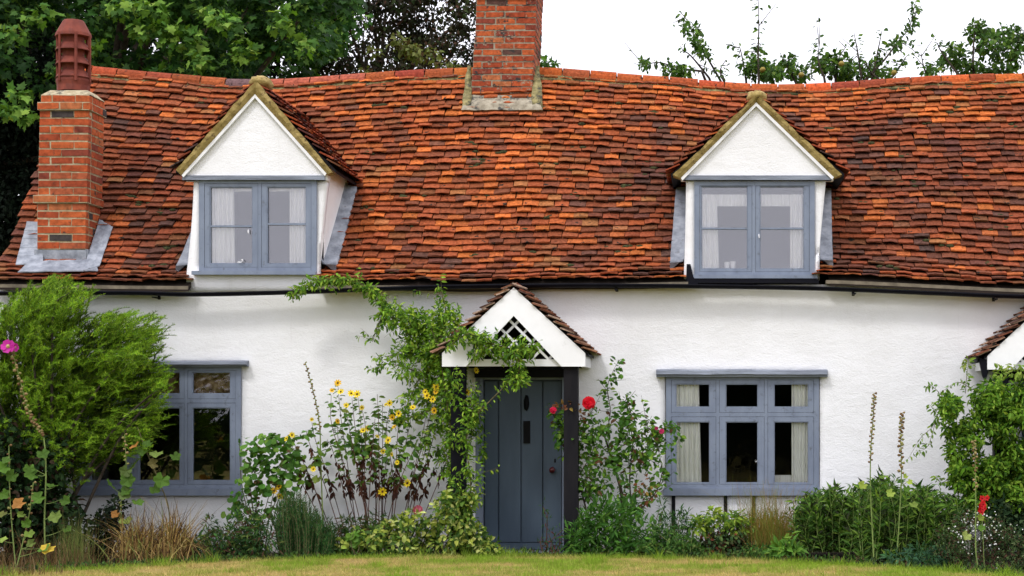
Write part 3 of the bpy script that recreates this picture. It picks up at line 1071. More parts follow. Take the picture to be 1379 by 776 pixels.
# ---- dormers
def dormer(d, wrect, cols, rows_, glaz, label, sillw):
    Y = -0.03
    # gable and corner walls, with the window opening
    x0, x1 = d['x0'], d['x1']
    zb = PZ(394)
    hs = [(PX(wrect[0] + 2), PX(wrect[1] - 2), PZ(wrect[3] - 2), PZ(wrect[2] + 2))]
    sl = (PZ(d['apex'][1]) - PZ((d['l'][1] + d['r'][1]) / 2)) / ((PX(d['r'][0]) - PX(d['l'][0])) / 2)
    xa, zapex = PX(d['apex'][0]), PZ(d['apex'][1])
    ztop_gable = lambda x: zapex - sl * abs(x - xa)
    zl = PZ(244)
    # lower front: flares out a little towards the foot on the left side
    fl = PX(d['bl'][0]) - x0; fr = PX(d['br'][0]) - x1
    w = wall_patch('dormer', x0, x1, lambda x: zl, PZ(392) if d is DORMERS[0] else PZ(378), hs, cottage, Yw=Y, thick=0.14, wob=0.006, step=0.07)
    me = w.data
    zf = PZ(369)
    for v in me.vertices:
        tt = min(1, max(0, (zl - v.co.z) / (zl - zf)))
        if abs(v.co.x - x0) < 1e-3: v.co.x += fl * tt * (tt ** 0.6)
        if abs(v.co.x - x1) < 1e-3: v.co.x += fr * tt
    w['label'] = label
    g_ = MB()
    out = [(PX(d['l'][0]), PZ(d['l'][1]) - 0.0), (PX(d['r'][0]), PZ(d['r'][1])), (xa, zapex)]
    g_.slab([(out[0][0], zl), (out[1][0], zl), out[1], out[2], out[0]] if out[0][1] > zl + 0.002 else [out[0], out[1], out[2]], Y - 0.045, Y + 0.10)
    g_.build('gable_panel', M['wall'], w)
    # cheeks
    for side, xx, off in ((-1, x0, fl), (1, x1, fr)):
        c = MB()
        Ys = np.linspace(Y + 0.14, 1.25, 8)
        V, F = [], []
        for Yc in Ys:
            t_ = (Yc - Y) / 1.3
            zr_ = roof_z(xx, Yc) - 0.06
            zt_ = dormer_roof_z(d, xx) - 0.03
            zlo = min(zr_, zt_)
            fz = max(0, (zl - zlo) / (zl - zf))
            V += [(xx + off * min(1, fz) * 0.8, Yc, zlo), (xx, Yc, zt_), (xx - side * 0.10, Yc, zt_), (xx + off * min(1, fz) * 0.8 - side * 0.10, Yc, zlo)]
        for i in range(len(Ys) - 1):
            for q in range(4):
                F.append((i * 4 + q, i * 4 + (q + 1) % 4, i * 4 + 4 + (q + 1) % 4, i * 4 + 4 + q))
        F += [(0, 1, 2, 3)]
        c.add(V, F); c.build('cheek', M['wall'], w)
        # lead flashing laid on the tiles beside the cheek
        Ys = np.linspace(0.06, 1.0, 14)
        V, F = [], []
        for i, Yc in enumerate(Ys):
            zr_ = roof_z(xx, Yc)
            fz = min(1, max(0, (zl - zr_) / (zl - zf)))
            xi = xx + off * fz * 0.8 + side * 0.003
            wdt = 0.13 + 0.03 * (1 - i / 13) + 0.008 * nz(i * 1.3, side)
            xo = xi + side * wdt
            V += [(xi, Yc, zr_ + 0.17), (xi + side * 0.015, Yc, zr_ + 0.130), (xo, Yc, roof_z(xo, Yc) + 0.122 + 0.006 * nz(i * 0.9, 3)), (xo, Yc, roof_z(xo, Yc) + 0.03)]
        for i in range(13):
            for q in range(3):
                F.append((i * 4 + q, i * 4 + q + 1, i * 4 + 4 + q + 1, i * 4 + 4 + q))
        F.append((0, 1, 2, 3))
        link('flashing', np_mesh('flashing', V, [np.array(F)], M['lead'], smooth=True), w)
    # head board over the window
    h = MB()
    h.box(PX(d['l'][0] + (0 if d is DORMERS[0] else 3)), PX(d['r'][0] - 3), Y - 0.075, Y + 0.05, PZ(244), PZ(238)); h.build('head_board', M['lintel_paint'], w)
    win = window(wrect, cols, rows_, Y, parent=cottage, glass='bright_glass', glazing=glaz, sill=False, proud=0.03)
    win['label'] = label.replace('dormer', 'dormer window') if False else 'two-light casement window in the ' + ('left' if d is DORMERS[0] else 'right') + ' dormer with white curtains'
    s = MB(); s.box(PX(sillw[0]), PX(sillw[1]), Y - 0.09, Y + 0.02, PZ(sillw[3]), PZ(sillw[2])); s.build('sill', M['blue_paint'], win)
    # the room behind
    r = MB(); X0, X1 = x0 + 0.14, x1 - 0.14
    z0, z1 = PZ(372), zl + 0.05
    V = [(X0, 0.13, z0), (X1, 0.13, z0), (X1, 0.13, z1), (X0, 0.13, z1), (X0, 1.3, z0), (X1, 1.3, z0), (X1, 1.3, z1), (X0, 1.3, z1)]
    r.add(V, [(4, 5, 6, 7), (0, 4, 7, 3), (1, 2, 6, 5), (3, 7, 6, 2), (0, 1, 5, 4)])
    r.build('dormer_room', M['room_pale'], cottage)
    # roof of the dormer: two boarded slopes running back into the main roof
    yback = 0.0
    for side in (-1, 1):
        rowsd = 11
        sl_len = math.hypot(d['hw'], d['za'] - d['ze'])
        ux, uz = side * d['hw'] / sl_len, -(d['za'] - d['ze']) / sl_len
        def back(x, z):
            Yq = -0.1
            while Yq < DR - 0.02 and roof_z(x, Yq) < z: Yq += 0.03
            return Yq
        b_ = MB()
        V = []
        K = 7
        for k_ in range(K):
            q = k_ / (K - 1) * sl_len
            x_, z_ = d['xv'] + ux * q, d['za'] + uz * q
            bk = back(x_, z_) + 0.08
            V += [(x_, Y - 0.085, z_ - 0.012), (x_, bk, z_ - 0.012), (x_, Y - 0.085, z_ - 0.045), (x_, bk, z_ - 0.045)]
        F = []
        for k_ in range(K - 1):
            a = k_ * 4
            F += [(a, a + 1, a + 5, a + 4), (a + 2, a + 6, a + 7, a + 3), (a, a + 4, a + 6, a + 2)]
        a = (K - 1) * 4
        F += [(a, a + 1, a + 3, a + 2)]
        b_.add(V, F); b_.build('dormer_roof_board', M['dark_timber'], w)
        # tiles on the slope
        tm = MB()
        gg = sl_len / rowsd
        for rr in range(rowsd + 1):
            q = sl_len - rr * gg + 0.03
            if q < 0.09: continue
            x_, z_ = d['xv'] + ux * q, d['za'] + uz * q
            yy = Y - 0.12
            bk = back(x_, z_) + 0.05
            first = True
            while yy < bk:
                wdt = TW * TR.uniform(0.85, 1.1) * (0.55 if first and rr % 2 else 1)
                first = False
                V_, F_ = SHAPES[TR.randrange(6)]
                ax = Vector((0, side * -1.0, 0)) * -1 if side < 0 else Vector((0, 1, 0))
                ay = Vector((-ux, 0, -uz))
                ax = Vector((0, 1, 0)) if side > 0 else Vector((0, -1, 0))
                az = ax.cross(ay).normalized()
                rot = Matrix((ax, ay, az)).transposed().to_4x4()
                jr = Matrix.Rotation(math.radians(TR.gauss(0, 2)), 4, 'Z') @ Matrix.Rotation(math.radians(-abs(TR.gauss(0, 2))), 4, 'X')
                A = np.array(Matrix.Translation((x_, yy + wdt / 2, z_ + TR.uniform(0, 0.006))) @ rot @ jr @ Matrix.Diagonal((wdt / TW, gg / 0.113 * 0.95, 1, 1)))
                ck = TR.choices(PK, MIDW)[0]
                c_ = PVAR[ck][TR.randrange(3)]
                tm.add_np(V_ @ A[:3, :3].T + A[:3, 3], F_, np.tile(np.array(c_), (len(V_), 1)))
                yy += wdt + 0.004
        t_ = tm.build('dormer_tiles', M['tile'], w); tag(t_, kind='stuff')
        # verge bedding: lichened mortar strip on the gable edge, layered with tile slips
        v = MB()
        ia = (PX(d['apex'][0]), PZ(d['apex'][1]) + 0.012)
        il = (PX(d['l'][0] if side < 0 else d['r'][0]), PZ(d['l'][1] if side < 0 else d['r'][1]))
        oa = (PX(d['verge_apex'][0]), PZ(d['verge_apex'][1]))
        ol = (PX(d['vl'][0] if side < 0 else d['vr'][0]), PZ(d['vl'][1] if side < 0 else d['vr'][1]))
        n = 26
        V, F = [], []
        for i in range(n + 1):
            t2 = i / n
            inn = (ia[0] + (il[0] - ia[0]) * t2, ia[1] + (il[1] - ia[1]) * t2)
            ou = (oa[0] + (ol[0] - oa[0]) * t2, oa[1] + (ol[1] - oa[1]) * t2)
            ou = (ou[0] * .76 + inn[0] * .24, ou[1] * .76 + inn[1] * .24)
            st = 0.012 * ((i * 7 // 3) % 2)
            wv = 0.010 * nz(t2 * 9, side * 3.0 + d['xc']) + 0.006 * nz(t2 * 31, side)
            V += [(inn[0], Y - 0.085, inn[1]), (inn[0] * .45 + ou[0] * .55, Y - 0.128 - st, inn[1] * .45 + ou[1] * .55), (ou[0] + wv * side, Y - 0.145, ou[1] + wv), (ou[0], Y + 0.02, ou[1] - 0.01), (inn[0], Y + 0.02, inn[1])]
        for i in range(n):
            for q in range(5):
                F.append((i * 5 + q, i * 5 + (q + 1) % 5, i * 5 + 5 + (q + 1) % 5, i * 5 + 5 + q))
        F5 = np.array([[0, 1, 2, 3, 4], [n * 5 + q for q in range(5)]])
        link('verge', np_mesh('verge', V, [np.array(F), F5], M['lichen_mortar']), w)
        # thin white fillet
        f_ = MB()
        s2 = 0.028
        f_.add([(ia[0], Y - 0.055, ia[1] - 0.04), (ia[0], Y - 0.095, ia[1] - 0.04), (ia[0], Y - 0.095, ia[1]), (ia[0], Y - 0.055, ia[1]),
                (il[0] - side * 0.02, Y - 0.055, il[1] - 0.015), (il[0] - side * 0.02, Y - 0.095, il[1] - 0.015), (il[0], Y - 0.095, il[1] + 0.01), (il[0], Y - 0.055, il[1] + 0.01)],
               [(0, 1, 2, 3), (4, 7, 6, 5), (1, 5, 6, 2), (0, 4, 5, 1), (3, 2, 6, 7)])
        f_.build('white_fillet', M['white_paint'], w)
    # apex cap of mortar
    cap = MB()
    blob(cap, (PX(d['verge_apex'][0]), Y + 0.05, PZ(d['verge_apex'][1] + 5)), 0.12, 0.22, 0.075, 3.3, n=(12, 8))
    cap.build('ridge_cap', M['lichen_mortar'], w, smooth=True)
    # ridge of the dormer running back
    rd = MB()
    bk = back(d['xv'], d['za']) + 0.1
    rd.tube([(d['xv'], Y + 0.0, d['za'] - 0.04), (d['xv'], bk, d['za'] - 0.04)], 0.085, 10, PAL['red'])
    rd.build('dormer_ridge', M['tile'], w, smooth=True)
    return w, win


dL, wDL = dormer(DORMERS[0], (269, 427, 242, 366), [(283, 341), (360, 413)], [(252, 356)], (305, 302), 'left dormer with white gable and yellow lichened verges', (262, 428, 366, 371))
dR, wDR = dormer(DORMERS[1], (935, 1097, 245, 372), [(944, 1007), (1023, 1083)], [(251, 363)], (308, 308), 'right dormer with white gable and yellow lichened verges', (930, 1100, 371, 376))
curtain(wDL, 281, 316, 253, 358, 0.03, 'net', folds=6, seed=1, edge=2)
curtain(wDL, 390, 415, 253, 358, 0.03, 'net', folds=5, seed=3, edge=-2)
curtain(wDR, 942, 967, 262, 365, 0.03, 'net', folds=4, seed=4, edge=3)
curtain(wDR, 1064, 1086, 262, 365, 0.03, 'net', folds=4, seed=6, edge=-3)
curtain(wDR, 942, 1008, 262, 278, 0.04, 'net', folds=14, seed=7)
curtain(wDR, 1022, 1086, 262, 278, 0.04, 'net', folds=14, seed=9)
curtain(wDL, 282, 342, 251, 258, 0.04, 'net', folds=2, seed=7)
curtain(wDL, 359, 414, 251, 258, 0.04, 'net', folds=2, seed=9)
for (w_, px, py) in ((wDL, 326, 352), (wDL, 334, 312), (wDR, 1022, 318)):
    m = MB(); x_, _, z_ = P(px, py, -0.07)
    m.tube([(x_ - 0.05, -0.07, z_ - 0.01), (x_ - 0.01, -0.075, z_ - 0.012), (x_ + 0.012, -0.075, z_ + 0.004), (x_ + 0.004, -0.075, z_ + 0.02), (x_ - 0.01, -0.07, z_ + 0.012)] if py == 352 else [(x_, -0.06, z_ + 0.02), (x_, -0.07, z_), (x_ + 0.004, -0.07, z_ - 0.02)], 0.006, 5)
    m.build('catch', M['white_paint'], w_)
for px, h_ in ((979, 8), (987, 9)):      # little cups on the dormer sill
    m = MB(); x_, _, z_ = P(px, 361, 0.03)
    m.tube([(x_, 0.035, z_ - 0.01), (x_, 0.035, z_ + h_ / 121), (x_, 0.035, z_ + h_ / 121 + 0.001)], [0.025, 0.032, 0.0], 8)
    m.build('cup', M['net'], wDR, smooth=True)
# black lead apron under the right dormer
m = MB()
m.box(PX(928), PX(1102), -0.115, -0.005, PZ(382), PZ(377))
m.slab([(PX(924), PZ(384)), (PX(941), PZ(384)), (PX(934), PZ(374)), (PX(930), PZ(357)), (PX(925), PZ(357))], -0.125, -0.03)
m.build('lead_apron', M['black_paint'], dR)

# ---- chimneys: bricks laid one by one on a mortar core
BP = [(0.35, 0.068, 0.022), (0.41, 0.092, 0.028), (0.28, 0.052, 0.02), (0.33, 0.082, 0.034), (0.20, 0.042, 0.024), (0.09, 0.045, 0.035), (0.05, 0.04, 0.038), (0.38, 0.12, 0.045)]
BR = random.Random(9)


def chamfer_box(dx, dy, dz, r):
    """unit brick with slightly knocked corners"""
    V = []
    for z in (0, 1):
        for y in (0, 1):
            for x in (0, 1):
                V.append(((x - .5) * dx + r.uniform(-.0025, .0025), (y - .5) * dy + r.uniform(-.002, .002), (z - .5) * dz + r.uniform(-.0035, .0035)))
    return np.array(V), np.array([(0, 2, 3, 1), (4, 5, 7, 6), (0, 1, 5, 4), (2, 6, 7, 3), (0, 4, 6, 2), (1, 3, 7, 5)])


def brick(cx, cy, cz, dx, dy, dz, ti, parent, bm='brick'):
    key = (bm, round(dx, 2), round(dy, 2), round(dz, 3), ti, BR.randrange(2))
    if key not in cache:
        V, F = chamfer_box(dx, dy, dz, BR)
        cache[key] = np_mesh('brick', V, [F], M[bm], np.tile(np.array(BP[ti]), (8, 1)))
    o = bpy.data.objects.new('brick', cache[key])
    COL.objects.link(o); o.parent = parent
    o.location = (cx, cy, cz)
    o.rotation_euler = (BR.gauss(0, 0.006), BR.gauss(0, 0.008), BR.gauss(0, 0.008))


def chimney(label, courses, Yf, Yb, mat, tints, lengths, left_side=True, bm='brick'):
    """courses: list of (z, height, x0, x1, grow) from the bottom"""
    core = MB()
    joint = 0.018
    for (z, h, x0, x1, gy) in courses:
        core.box(x0 + 0.005, x1 - 0.005, Yf - gy + 0.005, Yb + gy - 0.005, z - 0.0005, z + h - 0.0005 + 0.0012 * (gy > 0))
    ch = core.build('chimney', mat, cottage)
    ch['label'] = label
    B = 0.10
    for ci, (z, h, x0, x1, gy) in enumerate(courses):
        zc = z + h / 2; dz = h - joint
        yf, yb = Yf - gy, Yb + gy
        tint = lambda: BR.choices(range(len(BP)), tints)[0]
        if ci % 2 == 0:
            a, b_ = x0, x1; ys = yf + B + joint
        else:
            a, b_ = x0, x1; ys = yf + B + joint
        # front row
        xq = a + 0.0
        first = True
        while xq < b_ - 0.03:
            L = lengths[0] if (first and ci % 2) else (lengths[1] if not first or ci % 2 == 0 else lengths[0])
            first = False
            L *= BR.uniform(0.96, 1.05)
            L = round(L, 3)
            if b_ - (xq + L) < 0.07: L = b_ - xq
            brick(xq + L / 2, yf + B / 2 + BR.uniform(-0.003, 0.003), zc, L - joint if xq + L < b_ - 0.001 else L, B, dz, tint(), ch, bm)
            xq += L
            if xq + joint >= b_: break
        # sides
        for sx in ((x0, 1), (x1, -1)) if left_side else ((x1, -1),):
            yq = ys
            first = True
            while yq < yb - 0.03:
                L = (0.115 if first and ci % 2 == 0 else 0.215)
                first = False
                if yb - (yq + L) < 0.06: L = yb - yq
                brick(sx[0] + sx[1] * B / 2, yq + L / 2, zc, B, L - joint if yq + L < yb - 0.001 else L, dz, tint(), ch, bm)
                yq += L
    return ch


# left chimney
Yf = 0.24
cs = []
h = 10.4 * (D0 + Yf) / F_PX
py = 336.0
while py > 130:
    if py > 282: l, r, gy = 49.5, 115.5, 0.0
    elif py > 271: l, r, gy = 45, 119, 0.03
    elif py > 158: l, r, gy = 51 + (270 - py) * 0.022, 117.5 + (270 - py) * 0.022, 0.012
    elif py > 147.5: l, r, gy = 51.5, 122.5, 0.045
    else: l, r, gy = 55, 121, 0.012
    cs.append((PZ(py, Yf), h, PX(l, Yf), PX(r, Yf), gy))
    py -= 10.4
chL = chimney('left red brick chimney with louvred terracotta pot', cs, Yf, Yf + 0.48, M['mortar'], [6, 6, 4, 3, 2, 0.6, 0.6, 1], (0.13, 0.26))
ztop = cs[-1][0] + h
fl = MB()
xa, xb = PX(55, Yf), PX(122, Yf)
V = [(xa, Yf, ztop), (xb, Yf, ztop), (xb, Yf + .48, ztop), (xa, Yf + .48, ztop), (xa + .07, Yf + .1, ztop + .07), (xb - .07, Yf + .1, ztop + .07), (xb - .07, Yf + .4, ztop + .07), (xa + .07, Yf + .4, ztop + .07)]
fl.add(V, [(0, 1, 5, 4), (1, 2, 6, 5), (2, 3, 7, 6), (3, 0, 4, 7), (4, 5, 6, 7), (3, 2, 1, 0)])
fl.build('flaunching', M['mortar'], chL)
# louvred pot
pc = ((PX(75.5, .62) + PX(121.5, .62)) / 2, 0.63)
PR = (PX(121.5, .62) - PX(75.5, .62)) / 2
def ring(z, r, k=16, sq=0.0):
    out = []
    for i in range(k):
        a = 2 * math.pi * (i + 0.5) / k
        out.append((pc[0] + r * math.cos(a), pc[1] + r * math.sin(a), z))
    return out
def lathe(mb, prof, k=12):
    V = []
    for z, r in prof: V += ring(z, r, k)
    F = [(i * k + q, i * k + (q + 1) % k, (i + 1) * k + (q + 1) % k, (i + 1) * k + q) for i in range(len(prof) - 1) for q in range(k)]
    mb.add(V, F)
Zp = lambda p: PZ(p, 0.63)
pot = MB()
lathe(pot, [(Zp(124), PR * 0.93), (Zp(116), PR * 0.93), (Zp(110), PR * 0.99), (Zp(106), PR * 0.97), (Zp(107), PR * 0.62), (Zp(51), PR * 0.62), (Zp(50), PR * 1.03), (Zp(46), PR * 1.0), (Zp(29), PR * 0.60), (Zp(28), PR * 0.56), (Zp(29), PR * 0.5), (Zp(45), PR * 0.6)])
cp = pot.build('chimney_pot', M['terracotta'], chL)
for i, py in enumerate((106, 88, 69)):
    lv = MB(); lathe(lv, [(Zp(py - 1), PR * 1.0), (Zp(py + 0.5), PR * 1.03), (Zp(py - 4), PR * 0.92), (Zp(py - 11), PR * 0.68), (Zp(py - 12), PR * 0.60)])
    lv.build('louvre', M['terracotta'], chL, smooth=True)
for i in range(6):
    a = 2 * math.pi * (i + 0.62) / 6 + 0.35
    rb = MB()
    c0 = (pc[0] + PR * 0.96 * math.cos(a), pc[1] + PR * 0.96 * math.sin(a))
    rb.tube([(c0[0], c0[1], Zp(112)), (c0[0], c0[1], Zp(48))], 0.018, 5)
    rb.build('rib', M['terracotta'], chL)
# lead round the foot
def roof_patch(name, poly_px, mat, lift, parent, cells=10):
    """sheet laid on the tiles: corners in photo pixels (quad), found on the roof"""
    def hit(px, py):
        for Y in np.linspace(-0.14, DR, 200):
            x_, _, z_ = P(px, py, Y)
            if z_ < roof_z(x_, Y) + lift: return (x_, Y, roof_z(x_, Y) + lift)
        return P(px, py, DR)
    a, b_, c, d_ = poly_px
    V, F = [], []
    for i in range(cells + 1):
        for j in range(cells + 1):
            u, v = i / cells, j / cells
            px = (a[0] * (1 - u) + b_[0] * u) * (1 - v) + (d_[0] * (1 - u) + c[0] * u) * v
            py = (a[1] * (1 - u) + b_[1] * u) * (1 - v) + (d_[1] * (1 - u) + c[1] * u) * v
            p = hit(px, py)
            V.append((p[0], p[1], p[2] + 0.006 * nz(u * 5, v * 5, px)))
    n1 = cells + 1
    nV = len(V)
    V += [(x_, y_, z_ - 0.012) for x_, y_, z_ in V]
    for i in range(cells):
        for j in range(cells):
            q = (i * n1 + j, (i + 1) * n1 + j, (i + 1) * n1 + j + 1, i * n1 + j + 1)
            F.append(q)
    edge = [i * n1 for i in range(n1)] + [cells * n1 + j for j in range(1, n1)] + [i * n1 + cells for i in reversed(range(cells))] + [j for j in reversed(range(1, cells))]
    for e0, e1 in zip(edge, edge[1:] + edge[:1]):
        F.append((e0, e1, nV + e1, nV + e0))
    return link(name, np_mesh(name, V, [np.array(F)], mat, smooth=False), parent)
for k_ in range(5):
    t = k_ / 5
    roof_patch('flashing', [(21 + t * 15, 356 - t * 56), (58, 356 - t * 56), (58, 344 - t * 56), (24 + t * 15, 344 - t * 56)], M['lead'], 0.112 + 0.006 * k_, chL, 3)
roof_patch('flashing', [(24, 366), (132, 364), (128, 350), (40, 352)], M['lead'], 0.112, chL)
roof_patch('flashing', [(112, 364), (134, 358), (152, 306), (134, 296)], M['lead'], 0.118, chL)
m = MB(); m.box(PX(47, Yf), PX(117, Yf), Yf - 0.02, Yf + 0.3, PZ(361, Yf), PZ(337, Yf)); m.box(PX(115.5, Yf), PX(119, Yf), Yf - 0.01, Yf + 0.5, PZ(358, Yf), PZ(336, Yf)); m.build('lead_apron', M['lead'], chL)

# centre chimney
Yf = 2.12
cs = []
h = 8.45 * (D0 + Yf) / F_PX
py = 134.0
while py > -30:
    lean = (134 - py) * 0.062
    bulge = 1.5 * nz(py / 30.0, 2.2)
    cs.append((PZ(py, Yf), h, PX(633.5 + lean + bulge, Yf), PX(716.5 + lean * 0.75 + bulge, Yf), 0.006 * BR.random() + (0.03 if py < 5 else 0)))
    py -= 8.45
chC = chimney('centre brick chimney with patched old mortar', cs, Yf, Yf + 0.78, M['old_mortar'], [4, 4, 4, 4, 4, 1.0, 0.5, 1], (0.12, 0.25), left_side=False, bm='old_brick')
m = MB()
V = [(PX(627, 2), 1.95, PZ(147, 1.98)), (PX(730, 2), 1.95, PZ(146, 1.98)), (PX(722, 2.1), 2.10, PZ(127, 2.1)), (PX(632, 2.1), 2.10, PZ(127, 2.1)),
     (PX(621, 2), 2.0, PZ(150, 2.0)), (PX(731, 2), 2.0, PZ(150, 2.0))]
n = 20
V, F = [], []
for i in range(n + 1):
    u = i / n
    zt, zb = PZ(131, 2.1), PZ(149, 1.9)
    V += [(PX(630 + 90 * u, 2.1), 2.16, zt + .03 + .012 * nz(u * 6, 1)), (PX(629 + 93 * u, 2.1), 2.08, zt + .02 + .01 * nz(u * 6, 1)), (PX(624 + 104 * u, 1.9), 1.90 + 0.02 * nz(u * 8, 5), zb + 0.07 + .012 * nz(u * 9, 7)), (PX(621 + 110 * u, 1.85), 1.85, zb + .015 * nz(u * 9, 3)), (PX(621 + 110 * u, 1.92), 2.1, zb - 0.06)]
for i in range(n):
    for q in range(4): F.append((i * 5 + q, i * 5 + q + 1, i * 5 + 6 + q, i * 5 + 5 + q))
m.add(V, F + [(0, 1, 2, 3, 4), (n * 5 + 4, n * 5 + 3, n * 5 + 2, n * 5 + 1, n * 5)])
m.build('flaunching', M['old_mortar'], chC, smooth=False)
for (a, b2, t, bt) in ((622, 635, 97, 148), (716, 731, 100, 146)):
    m = MB()
    V, F = [], []
    for i in range(9):
        u = i / 8
        py = bt + (t - bt) * u
        Yq = 1.93 + (2.42 - 1.93) * u
        xa_, xb_ = PX(a + (7 * u if a < 650 else 0) + 2 * nz(u * 6, 4), Yq), PX(b2 - (0 if a < 650 else 4 * u) + 3 * nz(u * 5, 9), Yq)
        zq = roof_z(xa_, Yq) + 0.035
        V += [(xa_, Yq - 0.04, zq), (xa_ + 0.01, Yq - 0.03, zq + 0.075 + .01 * nz(u * 9, a)), (xb_, Yq - 0.03, zq + 0.075 + .01 * nz(u * 7, a)), (xb_ + .004, Yq - 0.04, zq - .01)]
    for i in range(8):
        for q in range(3): F.append((i * 4 + q, i * 4 + q + 1, i * 4 + 5 + q, i * 4 + 4 + q))
    m.add(V, F + [(0, 3, 2, 1)]); m.build('mortar_fillet', M['patchy_mortar'], chC, smooth=True)

# ---- door
Yd = 0.07
dm = MB()
X = lambda p: PX(p, Yd); Z = lambda p: PZ(p, Yd)
dm.box(X(652), X(757), Yd + 0.03, Yd + 0.06, Z(740), Z(512))
dm.box(X(652), X(757), Yd - 0.02, Yd + 0.03, Z(740), Z(731))
door = dm.build('door', M['door_paint'], cottage)
door['label'] = 'slate blue plank front door under the porch'
pl = [652, 671.5, 702, 731, 757]
for i, (a, b2) in enumerate(zip(pl[:-1], pl[1:])):
    q = MB(); e = 0.005; xa_, xb_, za_, zb_ = X(a) + 0.004, X(b2) - 0.004, Z(731) + 0.003, Z(513)
    V = [(xa_, Yd + .03, za_), (xb_, Yd + .03, za_), (xb_, Yd + .03, zb_), (xa_, Yd + .03, zb_), (xa_ + e, Yd + .002 * i % .003, za_ + e), (xb_ - e, Yd + .002 * i % .003, za_ + e), (xb_ - e, Yd, zb_ - e), (xa_ + e, Yd, zb_ - e)]
    q.add(V, [(4, 5, 6, 7), (0, 1, 5, 4), (1, 2, 6, 5), (2, 3, 7, 6), (3, 0, 4, 7)])
    q.build('plank', M['door_paint'], door)
m = MB(); m.box(X(705), X(714), Yd - .02, Yd, Z(597), Z(567)); m.build('letterbox', M['iron'], door)
m = MB(); blob(m, (X(709), Yd - .015, Z(543)), .030, .022, .085, 4.0, n=(10, 8)); m.tube([(X(709), Yd - .03, Z(537)), (X(709.5), Yd - .05, Z(545)), (X(709), Yd - .035, Z(551))], 0.010, 6); m.build('knocker', M['iron'], door, smooth=True)
m = MB(); blob(m, (X(744), Yd - .05, Z(633)), .034, .03, .034, 0.0, n=(12, 8)); m.build('door_knob', M['red_enamel'], door, smooth=True)
m = MB(); m.box(X(746.5), X(748.5), Yd - .008, Yd, Z(623), Z(618)); m.build('keyhole', M['iron'], door)
fr = MB()
fr.box(X(638), X(651.5), Yd - 0.06, Yd + 0.1, Z(741), Z(504)); fr.box(X(757.5), X(770), Yd - 0.06, Yd + 0.1, Z(741), Z(504))
fr.box(X(651.5), X(757.5), Yd - 0.055, Yd + 0.1, Z(511.5), Z(504))
fr.build('door_frame', M['blue_paint'], cottage)
m = MB(); m.box(X(645), X(765), -0.10, Yd + 0.1, -0.02, Z(741)); m.build('threshold', M['blue_paint'], cottage)

